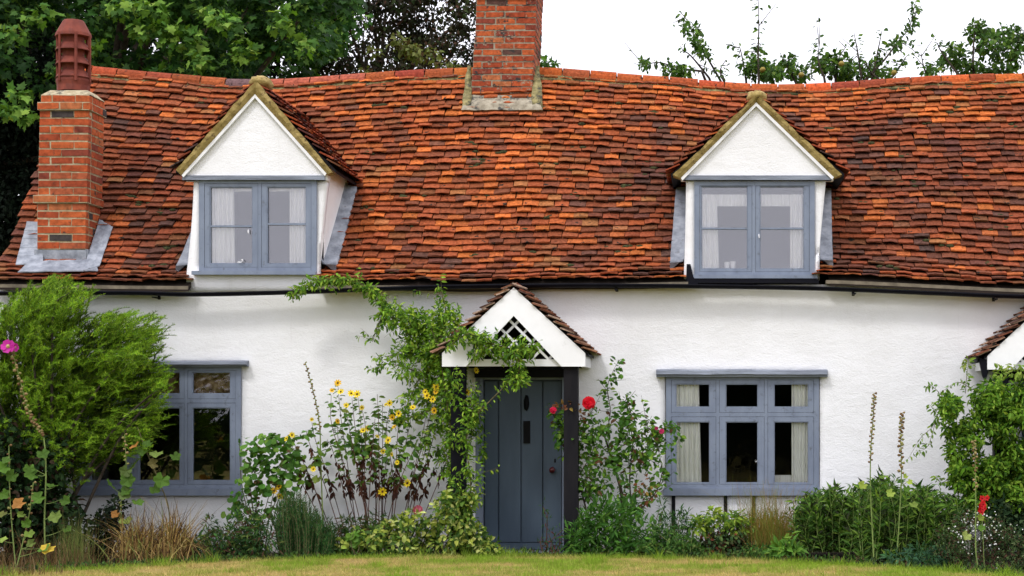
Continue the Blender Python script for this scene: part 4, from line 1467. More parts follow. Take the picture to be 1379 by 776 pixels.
# ---- porches
def porch(cx, sh=0.0, label='', posts=True):
    """cx: photo column of the apex at the porch front"""
    Y = -0.80
    X = lambda p: PX(cx + p, Y); Z = lambda p: PZ(p + sh, Y)
    z_or = Z(388)
    # roof boards
    m = MB()
    half, drop = X(100) - X(0), Z(389) - Z(478)
    for s in (-1, 1):
        V = [(X(0), Y - 0.06, z_or + .0), (X(0), 0, z_or + .0), (X(0) + s * half, 0, z_or - drop), (X(0) + s * half, Y - 0.06, z_or - drop),
             (X(0), Y - 0.06, z_or - .03), (X(0), 0, z_or - .03), (X(0) + s * half, 0, z_or - drop - .03), (X(0) + s * half, Y - 0.06, z_or - drop - .03)]
        m.add(V, [(0, 3, 2, 1), (4, 5, 6, 7), (0, 4, 7, 3), (3, 7, 6, 2)])
    pr = m.build('porch', M['dark_timber'], cottage)
    pr['label'] = label
    # bargeboards: apex outer 388, inner 426, foot 494
    for s in (-1, 1):
        b_ = MB()
        b_.slab([(X(0), Z(426)), (X(0), Z(388)), (X(s * 96), Z(476)), (X(s * 96), Z(494)), (X(s * 64), Z(494))][::(-1 if s > 0 else 1)][::-1], Y - 0.09, Y - 0.055)
        b_.build('bargeboard', M['white_paint'], pr)
        # side plate running back to the wall
        p_ = MB(); xx = X(s * 96)
        p_.box(min(xx, xx - s * 0.05), max(xx, xx - s * 0.05), Y - 0.05, -0.01, Z(494), Z(476)); p_.build('side_plate', M['white_paint'], pr)
        # sloping soffit
    tb = MB(); tb.box(X(-66), X(66), Y - 0.03, Y + 0.03, Z(493.5), Z(484)); tb.build('tie_beam', M['white_paint'], pr)
    # lattice
    lat = []
    z0l = Z(484); zt = Z(426)
    hwid = X(58) - X(0); hh = zt - z0l
    spacing = 0.135
    for s in (-1, 1):
        k_ = -12
        while k_ < 13:
            c = k_ * spacing * 1.35
            pts = []
            # line through (X0 + c, z0l) with direction (s, 1); clip to the triangle
            for t in np.linspace(0, hh * 1.2, 90):
                x_ = X(0) + c + s * t; z_ = z0l + t
                if abs(x_ - X(0)) / hwid + (z_ - z0l) / hh <= 1.03: pts.append((x_, z_))
            if len(pts) > 6:
                q = MB(); w2 = 0.013
                a, b2 = pts[0], pts[-1]
                yy = Y - 0.016 + 0.008 * s
                dx, dz_ = w2 * 0.707, w2 * 0.707
                V = [(a[0] - dx * 1, yy, a[1] + s * dz_), (a[0] + dx, yy, a[1] - s * dz_), (b2[0] + dx, yy, b2[1] - s * dz_), (b2[0] - dx, yy, b2[1] + s * dz_)]
                V += [(x_, yy + 0.007, z_) for x_, _, z_ in V]
                q.add(V, [(0, 1, 2, 3), (7, 6, 5, 4), (0, 4, 5, 1), (2, 6, 7, 3), (1, 5, 6, 2), (3, 7, 4, 0)])
                q.build('lattice_slat', M['white_paint'], pr)
            k_ += 1
    bb = MB(); bb.slab([(X(-84), Z(494)), (X(84), Z(494)), (X(0), Z(402))], -0.10, -0.04); bb.build('back_board', M['dark_timber'], pr)
    bb = MB(); bb.box(X(-66), X(66), -0.085, -0.04, Z(507), Z(494.5)); bb.build('head_beam', M['dark_timber'], pr)
    # posts
    for s in (-1, 1):
        p_ = MB(); xc = X(s * 76)
        p_.box(xc - 0.075, xc + 0.075, Y - 0.03, Y + 0.12, 0.0, Z(494.5)); p_.build('porch_post', M['black_paint'] if s < 0 else M['dark_timber'], pr)
    # rails back to the wall
    p_ = MB()
    # tiles on both slopes
    tm = MB()
    for s in (-1, 1):
        sl_len = math.hypot(half, drop) + 0.05
        ux, uz = s * half / math.hypot(half, drop), -drop / math.hypot(half, drop)
        rws = 11; gg = sl_len / rws
        for rr in range(rws + 1):
            q = sl_len - rr * gg
            if q < 0.07: continue
            x_, z_ = X(0) + ux * q, z_or + uz * q
            for lay in ((0, 0.0), (1, 0.016)):
                yy = Y - 0.12 + (0.0 if rr % 2 else 0.0) + TR.uniform(-0.015, 0.015)
                while yy < -0.02:
                    wdt = min(TW * TR.uniform(0.85, 1.1), max(0.05, -0.02 - yy))
                    V_, F_ = SHAPES[TR.randrange(6)]
                    ax = Vector((0, 1, 0)) if s > 0 else Vector((0, -1, 0))
                    ay = Vector((-ux, 0, -uz)); az = ax.cross(ay).normalized()
                    rot = Matrix((ax, ay, az)).transposed().to_4x4()
                    jr = Matrix.Rotation(math.radians(TR.gauss(0, 2)), 4, 'Z') @ Matrix.Rotation(math.radians(-abs(TR.gauss(0, 2.5)) - 2), 4, 'X')
                    off = az * (0.012 + lay[1]) + ay * (lay[0] * -0.01)
                    A = np.array(Matrix.Translation(Vector((x_, yy + wdt / 2, z_)) + off) @ rot @ jr @ Matrix.Diagonal((wdt / TW, gg / 0.113, 0.9, 1)))
                    ck = TR.choice([(0.20, 0.085, 0.05), (0.13, 0.06, 0.04), (0.27, 0.15, 0.10), (0.09, 0.05, 0.04), (0.17, 0.06, 0.035), (0.34, 0.24, 0.18), (0.22, 0.11, 0.06)])
                    tm.add_np(V_ @ A[:3, :3].T + A[:3, 3], F_, np.tile(np.array(ck), (len(V_), 1)))
                    yy += wdt + 0.004
                    if lay[0]: break
    t_ = tm.build('porch_tiles', M['tile'], pr); tag(t_, 'old red and brown clay tiles', kind='stuff')
    cp_ = MB(); cp_.tube([(X(0), Y - 0.10, z_or + 0.022), (X(0), 0, z_or + 0.022)], 0.045, 8, PAL['brick red']); cp_.build('ridge_roll', M['tile'], pr, smooth=True)
    return pr


pC = porch(693, 0, 'white porch gable with lattice over the front door')
pR = porch(1424, 4, 'second white porch gable at the right edge')
m = MB()
x_, z_ = PX(1323, -0.8), PZ(487, -0.8)
m.tube([(x_ - .05, -.86, z_ + .02), (x_ - .05, -.4, z_ + .02)], 0.035, 8)
m.slab([(PX(1318, -.85), PZ(484, -.85)), (PX(1331, -.85), PZ(484, -.85)), (PX(1331, -.85), PZ(500, -.85)), (PX(1327, -.85), PZ(513, -.85)), (PX(1323, -.85), PZ(508, -.85))], -.87, -.83)
m.build('porch_gutter', M['black_paint'], pR)
# second door behind the right porch
m = MB(); m.box(PX(1375), PX(1475), -0.045, -0.02, 0.02, PZ(512)); m.build('door', M['door_paint'], cottage)
m = MB(); xx = PX(766, -.1)
m.tube([(PX(775, -.1), -.1, 0.0), (PX(774, -.1), -.1, 1.0), (PX(775, -.1), -.1, PZ(496))], 0.022, 6); m.build('rust_pipe', M['terracotta'], cottage)
# ================================================================ PLANTS
def fan(outline):
    """flat leaf from an outline [(x,y)], folded a little along the midrib; triangles from the base point"""
    V = [(x, y, 0.22 * abs(x) - 0.18 * y * y) for x, y in outline]
    return np.array(V, float)


def tmpl_oval(w=0.5, n=4):
    # base, sides, tip: two halves folded at the midrib
    V = [(0, 0, 0), (-w * .42, .3, .10), (-w * .38, .68, .05), (0, 1, -.15), (w * .38, .68, .05), (w * .42, .3, .10), (0, .5, -0.02)]
    F = [(0, 6, 1), (1, 6, 2), (2, 6, 3), (3, 6, 4), (4, 6, 5), (5, 6, 0)]
    return np.array(V, float), np.array(F)


def tmpl_lance(w=0.22):
    V = [(0, 0, 0), (-w / 2, .42, .04), (0, 1, -.18), (w / 2, .42, .04), (0, .45, -.03)]
    F = [(0, 4, 1), (1, 4, 2), (2, 4, 3), (3, 4, 0)]
    return np.array(V, float), np.array(F)


def tmpl_lobed():
    pts = [(0, 0), (-.30, -.10), (-.52, .12), (-.34, .26), (-.58, .55), (-.26, .56), (-.16, .72), (0, 1.0), (.16, .72), (.26, .56), (.58, .55), (.34, .26), (.52, .12), (.30, -.10)]
    V = [(x, y, 0.14 * abs(x) - 0.12 * y * y) for x, y in pts] + [(0, .34, 0.0)]
    n = len(pts)
    F = [(i, n, (i + 1) % n) for i in range(n)]
    return np.array(V, float), np.array(F)


def tmpl_mallow():
    V, n = [(0, .42, -.02)], 15
    for i in range(n):
        a = 2 * math.pi * i / n - math.pi / 2
        r = .50 * (1 + .16 * math.cos(5 * (a + math.pi / 2)) * -1) if i else .22
        V.append((r * 1.08 * math.cos(a), .46 + r * math.sin(a), 0.16 * abs(math.cos(a)) - .10 * math.sin(a) + 0.05 * math.cos(5 * a)))
    return np.array(V, float), np.array([(0, 1 + (i + 1) % n, 1 + i) for i in range(n)])


def tmpl_round():
    V, n = [(0, .5, .03)], 8
    for i in range(n):
        a = 2 * math.pi * i / n - math.pi / 2
        r = .5 if i else .34
        V.append((r * math.cos(a), .5 + r * math.sin(a), 0.10 * abs(math.cos(a)) - .06 * math.sin(a) - 0.05 * (i % 2)))
    return np.array(V, float), np.array([(0, 1 + (i + 1) % n, 1 + i) for i in range(n)])


def tmpl_tri(w=0.1):
    return np.array([(-w / 2, 0, 0), (w / 2, 0, 0), (0, 1, -.1)], float), np.array([(0, 1, 2)])


def tmpl_petal():
    V = [(0, 0, 0), (-.22, .45, .05), (-.14, .95, -.05), (.14, .95, -.05), (.22, .45, .05)]
    return np.array(V, float), np.array([(0, 4, 3), (0, 3, 2), (0, 2, 1)])


MALLOW = tmpl_mallow()
OVAL, NARROW, LANCE, LOBED, ROUND, NEEDLE, PETAL = tmpl_oval(0.62), tmpl_oval(0.42), tmpl_lance(0.24), tmpl_lobed(), tmpl_round(), tmpl_tri(0.16), tmpl_petal()


def unit(v):
    return v / (np.linalg.norm(v, axis=-1, keepdims=True) + 1e-9)


def scatter(tm, pos, direc, nrm, size, tint):
    """stamps the leaf at every position: y axis along direc, face towards nrm"""
    TV, TF = tm
    pos = np.asarray(pos, float); n = len(pos)
    y = unit(direc)
    z = unit(nrm - (nrm * y).sum(1, keepdims=True) * y)
    x = np.cross(y, z)
    s = np.asarray(size, float).reshape(n, 1, 1)
    V = pos[:, None, :] + s * (x[:, None, :] * TV[None, :, 0:1] + y[:, None, :] * TV[None, :, 1:2] + z[:, None, :] * TV[None, :, 2:3])
    k = len(TV)
    F = TF[None] + (np.arange(n) * k)[:, None, None]
    T = np.repeat(np.asarray(tint, float), k, axis=0)
    return V.reshape(-1, 3), F.reshape(-1, TF.shape[1]), T


def pick(pal, n, jit=0.12):
    pal = np.asarray(pal, float)
    w = pal[:, 3] if pal.shape[1] > 3 else np.ones(len(pal))
    idx = rng.choice(len(pal), n, p=w / w.sum())
    c = pal[idx, :3] * (1 + rng.normal(0, jit, (n, 1))) * (1 + rng.normal(0, jit * .35, (n, 3)))
    return np.clip(c, 0.002, 0.9)


def rdir(n, mean=(0, 0, 0), spread=1.0):
    return unit(np.asarray(mean, float) + rng.normal(0, spread, (n, 3)))


class Leaves:
    def __init__(self): self.V, self.F, self.T, self.n = [], [], [], 0
    def add(self, tm, pos, direc, nrm, size, tint):
        V, F, T = scatter(tm, pos, direc, nrm, size, tint)
        self.V.append(V); self.F.append(F + self.n); self.T.append(T); self.n += len(V)
    def build(self, name, mat, root, label=None, kind=None):
        base = getattr_base(root) if root is not None else (0, 0, 0)
        me = np_mesh(name, np.concatenate(self.V) - np.array(base), [np.concatenate(self.F)], mat, np.concatenate(self.T))
        o = bpy.data.objects.new(name, me); COL.objects.link(o)
        if root is not None: o.parent = root
        if label: o['label'] = label
        if kind: o['kind'] = kind
        return o


def stems(paths, name, mat, root, sides=5):
    mb = MB()
    for pts, r0, r1 in paths:
        mb.tube(pts, np.linspace(r0, r1, len(pts)), sides)
    V = np.concatenate(mb.V) - np.array(getattr_base(root))
    me = np_mesh(name, V, [np.concatenate(v) for v in mb.F.values()], mat, None, smooth=True)
    o = bpy.data.objects.new(name, me); COL.objects.link(o); o.parent = root
    return o


def wpath(pxs, Y, n=14, dY=0.0):
    """a path through photo pixels, at depth Y (moving to Y + dY at its end)"""
    k = len(pxs)
    return smooth_path([P(a, b, Y + dY * i / max(1, k - 1)) for i, (a, b) in enumerate(pxs)], n)


def in_ball(n, c, r):
    v = rdir(n) * (rng.random((n, 1)) ** (1 / 2.4))
    return np.asarray(c) + v * np.asarray(r)


def blob_leaves(L, tm, blobs, Y, depth, size, pal, up=0.4, droop=0.3, out=0.6, sj=0.25):
    """blobs: (px, py, rx, ry, count) in photo pixels"""
    for (px, py, rxx, ryy, cnt) in blobs:
        sc = (D0 + Y) / F_PX
        yc = Y + rng.uniform(-.3, .3) * depth
        c = np.array(P(px, py, yc)); r = np.array([rxx * sc, depth * 0.6, ryy * sc])
        p = in_ball(cnt, c, r)
        p[:, 2] = np.maximum(p[:, 2], 0.01)
        o = unit(p - c)
        d = unit(o * out + np.array([0, -0.15, -droop]) + rng.normal(0, .55, (cnt, 3)))
        nrm = unit(np.array([0, -0.55, up + .3]) + o * .4 + rng.normal(0, .5, (cnt, 3)))
        L.add(tm, p, d, nrm, size * np.clip(rng.normal(1, sj, cnt), .4, 1.7), pick(pal, cnt))


def along_leaves(L, tm, path, n, size, pal, spread=0.03, droop=0.2, t0=0.0, t1=1.0, sj=0.25):
    path = np.asarray(path); m = len(path)
    t = rng.uniform(t0, t1, n) * (m - 1)
    i = np.minimum(t.astype(int), m - 2); f = (t - i)[:, None]
    p = path[i] * (1 - f) + path[i + 1] * f
    tan = unit(path[i + 1] - path[i])
    side = unit(np.cross(tan, rdir(n)))
    p = p + side * spread * rng.random((n, 1))
    d = unit(side + tan * .4 + np.array([0, 0, -droop]) + rng.normal(0, .2, (n, 3)))
    nrm = unit(np.array([0, -.6, .6]) + rng.normal(0, .45, (n, 3)))
    L.add(tm, p, d, nrm, size * np.clip(rng.normal(1, sj, n), .4, 1.7), pick(pal, n))


GREEN_D = [(0.018, 0.045, 0.012, 3), (0.026, 0.065, 0.015, 3), (0.04, 0.09, 0.02, 1)]
GREEN_M = [(0.035, 0.085, 0.015, 3), (0.055, 0.13, 0.022, 3), (0.09, 0.17, 0.03, 1.5), (0.12, 0.18, 0.04, .5)]
GREEN_B = [(0.10, 0.19, 0.025, 3), (0.15, 0.25, 0.035, 3), (0.22, 0.30, 0.05, 1), (0.06, 0.13, 0.02, 2)]
SYCAM = [(0.018, 0.055, 0.012, 4), (0.035, 0.095, 0.018, 4), (0.08, 0.17, 0.025, 1.3), (0.17, 0.29, 0.05, .5)]
SHADE_BLACK = [(0.003, 0.006, 0.003, 3), (0.005, 0.010, 0.005, 2)]  # deep shade under the trees, put into near black leaf tints
PURP = [(0.018, 0.016, 0.010, 3), (0.03, 0.028, 0.014, 3), (0.03, 0.045, 0.015, 2.2), (0.06, 0.03, 0.02, 1)]
APPLE = [(0.035, 0.075, 0.015, 3), (0.06, 0.13, 0.02, 3), (0.12, 0.20, 0.03, 1.5)]
BROWN = [(0.055, 0.02, 0.012, 3), (0.09, 0.034, 0.018, 2), (0.035, 0.014, 0.01, 2)]
STRAW = [(0.28, 0.18, 0.06, 3), (0.42, 0.30, 0.11, 2), (0.14, 0.08, 0.03, 3), (0.07, 0.035, 0.018, 3), (0.20, 0.22, 0.06, .8)]
VARIEG = [(0.30, 0.36, 0.06, 3), (0.46, 0.50, 0.15, 1.6), (0.10, 0.18, 0.025, 3), (0.05, 0.10, 0.02, 2)]

# ---------------------------------------------------------------- trees behind the cottage
def plant(name, px, Y, label, cat, group=None, z=0.0):
    return empty(name, (PX(px, Y), Y, z), label, cat, group)


def tree_leaves(root, clumps, tm, per, size, pal, mat='leaf', r=0.45, up=.5, flat=0.6, keep=False):
    L = Leaves()
    for c in clumps:
        n = int(per * rng.uniform(.6, 1.3))
        rr = r * rng.uniform(.6, 1.35)
        p = in_ball(n, c, (rr, rr, rr * flat))
        o = unit(p - np.asarray(c))
        d = unit(o * .5 + np.array([0, -.25, -.45]) + rng.normal(0, .45, (n, 3)))
        nrm = unit(np.array([0, -.5, up]) + o * .5 + rng.normal(0, .38, (n, 3)))
        tint = pick(pal, n) * rng.uniform(.65, 1.45)
        L.add(tm, p, d, nrm, size * np.clip(rng.normal(1, .25, n), .45, 1.6), tint)
    if keep: return L
    return L.build('crown', M[mat], root)


def trunk(root, base, top, r, limbs, name='trunk'):
    paths = [(smooth_path([base, (np.array(base) + top) / 2 + [.15, 0, 0], top], 10), r, r * .55)]
    for l in limbs:
        a = np.array(base) + (np.array(top) - base) * rng.uniform(.55, 1.0)
        mid = (a + np.array(l)) / 2 + [0, 0, .25 * abs(l[2] - a[2]) * rng.uniform(0, .6)]
        paths.append((smooth_path([a, mid, l], 8), r * .32, r * .05))
    return stems(paths, name, M['bark'], root, 7)


# sycamore
t = plant('sycamore_tree', 120, 9.5, 'large bright green sycamore tree rising behind the left chimney and roof', 'tree')
clumps = []
rt = [(-200, 420), (0, 470), (30, 478), (60, 455), (95, 425), (140, 400), (400, 300)]
tries = 0
while len(clumps) < 430:
    Y = rng.uniform(6.3, 13.5)
    py = rng.uniform(-190, 150); px = rng.uniform(-160, 480)
    if px > np.interp(py, [a for a, b in rt], [b for a, b in rt]) - 8: continue
    # lower edge of the crown
    low = np.interp(px, [-160, 0, 40, 70, 140, 480], [150, 165, 150, 128, 150, 150])
    if py > low: continue
    clumps.append(P(px, py, Y))
LC = tree_leaves(t, clumps, LOBED, 150, 0.100, SYCAM, r=0.40, keep=True)
# light drooping sprays at the lower left of the crown
L = LC
blob_leaves(L, LOBED, [(a, b, c, d, int(e * 1.4)) for a, b, c, d, e in [(36, 158, 16, 12, 26), (10, 150, 14, 12, 24), (28, 128, 16, 8, 24), (52, 20, 30, 14, 30), (205, 12, 26, 12, 40), (245, 55, 34, 18, 60), (20, 45, 22, 14, 30), (225, 40, 22, 14, 40), (270, 82, 20, 14, 36), (380, 30, 18, 22, 40), (190, 40, 16, 14, 30), (300, 30, 26, 14, 40), (330, 70, 22, 16, 36), (160, 12, 22, 12, 30), (120, 60, 20, 12, 24), (410, 60, 14, 16, 26), (280, 20, 20, 10, 24)]], 6.0, 0.5, 0.108, [(0.12, 0.23, 0.03, 2), (0.22, 0.34, 0.06, .8), (0.055, 0.13, 0.02, 2.5)])
L.build('crown', M['leaf'], t)
trunk(t, (PX(120, 10), 10, 0), np.array([PX(130, 10), 10, 5.0]), .38, [clumps[i] for i in range(0, 60, 3)])

# evergreens tinted black to stand for the deep shade left of the cottage
t = plant('shade_black_tree', -60, 8.0, 'evergreen tree tinted almost black as the deep shade left of the cottage', 'tree')
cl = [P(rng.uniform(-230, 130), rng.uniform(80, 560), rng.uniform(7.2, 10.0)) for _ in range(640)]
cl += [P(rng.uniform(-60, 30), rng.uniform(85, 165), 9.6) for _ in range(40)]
tree_leaves(t, cl, OVAL, 150, 0.09, SHADE_BLACK, 'dark_leaf', r=0.55, flat=.9)
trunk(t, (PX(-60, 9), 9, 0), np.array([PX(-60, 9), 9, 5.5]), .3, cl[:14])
t = plant('shade_black_tree.001', 30, 12.0, 'evergreen tree tinted black as the shade in the gaps of the sycamore crown', 'tree')  # black leaf tint paints the shade between the sycamore's leaves
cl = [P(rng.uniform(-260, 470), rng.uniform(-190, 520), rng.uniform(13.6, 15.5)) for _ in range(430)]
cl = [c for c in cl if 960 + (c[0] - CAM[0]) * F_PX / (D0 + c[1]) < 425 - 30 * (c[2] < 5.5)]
tree_leaves(t, cl, OVAL, 85, 0.15, SHADE_BLACK, 'dark_leaf', r=0.75, flat=.9)
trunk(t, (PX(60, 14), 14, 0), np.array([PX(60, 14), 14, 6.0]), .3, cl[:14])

# purple-leaved tree left of the centre chimney
t = plant('plum_tree', 520, 15.0, 'dark purple leaved tree with gaps of sky left of the centre chimney', 'tree')
cl = []
while len(cl) < 250:
    px, py = rng.uniform(440, 690), rng.uniform(-130, 115)
    Y = rng.uniform(12.5, 16.5)
    if nz(px / 24.0, py / 20.0, 1.5) < -0.22 or (px > 648 and py > 20): continue
    if 470 < px < 530 and 15 < py < 98 and rng.random() < .72: continue
    cl.append(P(px, py, Y))
tree_leaves(t, cl, OVAL, 95, 0.085, PURP, 'dark_leaf', r=0.34)
bp = []
root_ = np.array(P(505, 130, 14.5))
for tip in [(470, 40), (490, 10), (520, -20), (545, 20), (560, 50), (590, 30), (610, 60), (455, 75), (535, 60), (575, 85), (500, 60), (620, 20), (630, 90)]:
    e = np.array(P(tip[0], tip[1], 14.5 + rng.uniform(-1, 1)))
    mid = root_ * .45 + e * .55 + [rng.uniform(-.2, .2), 0, rng.uniform(-.25, .1)]
    bp.append((smooth_path([root_, mid, e], 9), .05, .012))
    for q in range(3):
        e2 = e + rng.normal(0, .5, 3); bp.append((smooth_path([mid, (mid + e2) / 2 + [0, 0, .1], e2], 6), .018, .005))
bp.append((smooth_path([(root_[0] - .2, root_[1], 0), (root_[0], root_[1], 2.5), root_], 8), .16, .09))
stems(bp, 'branch', M['bark'], t, 5)
L = Leaves()
blob_leaves(L, OVAL, [(545, 62, 22, 9, 110), (565, 72, 28, 9, 150), (535, 52, 12, 8, 40), (600, 88, 20, 8, 60), (505, 70, 8, 6, 30), (495, 97, 8, 6, 30)], 11.5, 0.5, 0.09, [(0.11, 0.13, 0.03, 2), (0.17, 0.19, 0.06, 1), (0.08, 0.05, 0.02, 1)])
L.build('pale_shoots', M['leaf'], t, 'paler yellow green shoots', 'stuff')

t = plant('elder_bush', 735, 5.5, 'small tuft of green leaves just behind the ridge, right of the centre chimney', 'bush')
L = Leaves(); blob_leaves(L, OVAL, [(738, 86, 10, 6, 60), (728, 83, 6, 7, 30), (735, 130, 30, 40, 300)], 5.5, 0.5, 0.08, GREEN_M); L.build('foliage', M['leaf'], t)
stems([(wpath([(735, 560), (733, 300), (735, 90)], 5.5), .05, .01)], 'stem', M['bark'], t)

# apple trees behind the ridge on the right
def apple(name, label, basepx, shoots, blobs, apples, Y):
    t = plant(name, basepx, Y, label, 'tree', None)
    bp, L = [], Leaves()
    hub = np.array(P(basepx, 210, Y + .3))
    bp.append((smooth_path([P(basepx - 8, 720, Y + .3), P(basepx, 400, Y + .3), hub], 8), .14, .09))
    for sh, n in shoots:
        path = wpath(sh, Y + rng.uniform(-.4, .4))
        bp.append((path, .018, .004))
        bp.append((smooth_path([hub, (hub + path[0]) / 2 + [0, 0, -.1], path[0]], 6), .05, .018))
        along_leaves(L, OVAL, path, n, .078, APPLE, spread=.07, droop=.5, t0=.1)
        for q in range(3):     # side twigs
            i = rng.integers(3, len(path) - 1); e = path[i] + rng.normal(0, 1, 3) * [.16, .16, .12] + [0, 0, .08]
            tw = smooth_path([path[i], (path[i] + e) / 2, e], 5); bp.append((tw, .007, .003)); along_leaves(L, OVAL, tw, max(4, n // 12), .07, APPLE, spread=.03, droop=.3)
    blob_leaves(L, OVAL, [(a, b, c, d, int(e * 1.6)) for a, b, c, d, e in blobs], Y, .7, .078, APPLE)
    L.build('foliage', M['leaf'], t)
    stems(bp, 'branch', M['bark'], t, 5)
    for ax, ay in apples:
        m = MB(); c = P(ax, ay, Y - .5); blob(m, (0, 0, 0), .042, .042, .038, 0.0, (0.35, 0.26, 0.06), n=(10, 7))
        o = m.build('apple', M['petal'], None, smooth=True); o.parent = t; o.location = np.array(c) - np.array(getattr_base(t))
    return t


def hz(n, x0, x1, y0, y1, r, c):
    return [(rng.uniform(x0, x1), rng.uniform(y0, y1), rng.uniform(r * .6, r * 1.3), rng.uniform(r * .5, r), c) for _ in range(n)]


apple('apple_tree', 'leftmost of three apple trees behind the ridge, with a tall upright shoot', 1000,
      [([(972, 112), (955, 82), (938, 55), (927, 30), (914, 14)], 46), ([(945, 96), (915, 92), (885, 84), (862, 92)], 34), ([(1022, 110), (1021, 70), (1022, 35), (1021, -4)], 52),
       ([(975, 110), (970, 95), (978, 80)], 10), ([(1005, 110), (1000, 80), (996, 62)], 18), ([(955, 105), (930, 75), (918, 68)], 12)],
      [(905, 95, 14, 8, 60), (922, 97, 14, 6, 50), (868, 87, 8, 7, 30), (938, 48, 9, 12, 40), (950, 72, 9, 12, 44), (940, 62, 7, 8, 24), (925, 38, 8, 10, 26), (1020, 95, 16, 12, 120), (1008, 88, 10, 10, 50), (1040, 98, 14, 10, 80), (1022, 76, 7, 14, 36)],
      [(1027, 94)], 6.0)
apple('apple_tree.001', 'middle apple tree behind the ridge, with small apples and a long shoot leaning right', 1130,
      [([(1165, 108), (1190, 82), (1208, 58), (1225, 36), (1233, 2)], 34), ([(1070, 108), (1060, 90), (1050, 70)], 20), ([(1110, 105), (1102, 80), (1104, 56)], 24), ([(1125, 100), (1130, 78), (1140, 62)], 16),
       ([(1160, 104), (1155, 70), (1150, 44)], 30), ([(1175, 104), (1182, 70), (1188, 40)], 20), ([(1200, 106), (1212, 90), (1222, 74)], 18), ([(1185, 108), (1172, 96), (1160, 78)], 16)],
      [(1048, 92, 16, 10, 70), (1078, 98, 18, 10, 90), (1105, 84, 14, 12, 80), (1125, 88, 22, 16, 190), (1140, 98, 22, 10, 120), (1170, 96, 16, 12, 90), (1205, 62, 11, 8, 44), (1190, 100, 20, 8, 80), (1228, 32, 7, 14, 32), (1232, 12, 8, 8, 22), (1065, 86, 12, 10, 40)],
      [(1079, 101), (1204, 98), (1133, 86)], 6.4)
apple('apple_tree.002', 'dense rounded apple tree top at the far right behind the ridge', 1330,
      [([(1250, 106), (1244, 90), (1240, 70)], 22), ([(1290, 100), (1268, 70), (1262, 58)], 16), ([(1310, 90), (1312, 50), (1318, 28)], 20), ([(1360, 90), (1370, 60), (1376, 36)], 24)],
      [(1285, 72, 16, 14, 110), (1275, 86, 14, 8, 50), (1318, 42, 18, 12, 110), (1335, 62, 20, 18, 170), (1360, 50, 18, 14, 130), (1365, 76, 18, 14, 120), (1300, 88, 20, 9, 80), (1320, 94, 22, 8, 90), (1350, 96, 24, 8, 100), (1252, 96, 10, 8, 44), (1400, 60, 24, 24, 200), (1440, 60, 30, 24, 200)],
      [], 5.6)

# trees across the garden, behind the photographer, which the window panes reflect
for i, (x, h, w_) in enumerate([(-27, 5.6, 5), (-19, 4.9, 4.5), (-11.5, 5.4, 4.5), (-4, 4.7, 4.5), (4, 5.0, 4.5), (11.5, 4.7, 4), (19, 5.4, 5)]):
    y = -40 + 2 * math.sin(i * 2.1)
    t = empty('hedge_tree' if i == 0 else 'hedge_tree.%03d' % i, (x, y, 0), ['tall thin tree', 'loose airy tree', 'dark round tree', 'dense evergreen tree', 'broad dark tree', 'low bushy tree', 'dark leafy tree'][i] + ' across the garden, ' + ['farthest left', 'second from the left', 'third from the left', 'in the middle', 'third from the right', 'second from the right', 'farthest right'][i] + ' of its row', 'trees across the garden')
    ks = 9 if x in (-19, -11.5) else 36
    cl = [(x + rng.normal(0, w_ * .42), y + rng.normal(0, 1.2), h * rng.uniform(.03, .92)) for _ in range(130)]
    L = Leaves()
    for c in cl:
        n = ks; p = in_ball(n, c, (1.1, 1.0, .8)); L.add(OVAL, p, rdir(n, (0, 0, -.4)), rdir(n, (0, .6, .6), .5), .42 * rng.uniform(.6, 1.3, n), pick(GREEN_D, n) * .6)
    L.build('crown', M['dark_leaf'], t)
    stems([(smooth_path([(x, y, 0), (x + .2, y, h * .4), (x, y, h * .8)], 6), .3, .1)], 'trunk', M['bark'], t, 6)

t = empty('added_reflection_hedge', (0, -25.5, 0), 'unseen dark hedge added to darken the reflections in the lower window panes', 'hedge')  # out of view, added only for its dark reflection in the panes
L = Leaves()
n = 26000
hx = rng.uniform(-17, 13, n); hh = 2.75 + .25 * np.sin(hx * 1.3) - 1.1 * (hx < -5) * (np.sin(hx * 2.3) > .2)
p = np.stack([hx, -25.5 + rng.uniform(-.55, .55, n), rng.random(n) ** .8 * hh], 1)
L.add(OVAL, p, rdir(n, (0, 0, -.3)), rdir(n, (0, .6, .6), .5), rng.uniform(.10, .17, n), pick(GREEN_D, n) * .5)
L.build('foliage', M['dark_leaf'], t)
stems([(smooth_path([(hq, -25.5, 0), (hq + .1, -25.5, .9), (hq, -25.5, 1.8)], 4), .05, .02) for hq in np.arange(-16.5, 13, 1.1)], 'stem', M['bark'], t, 4)

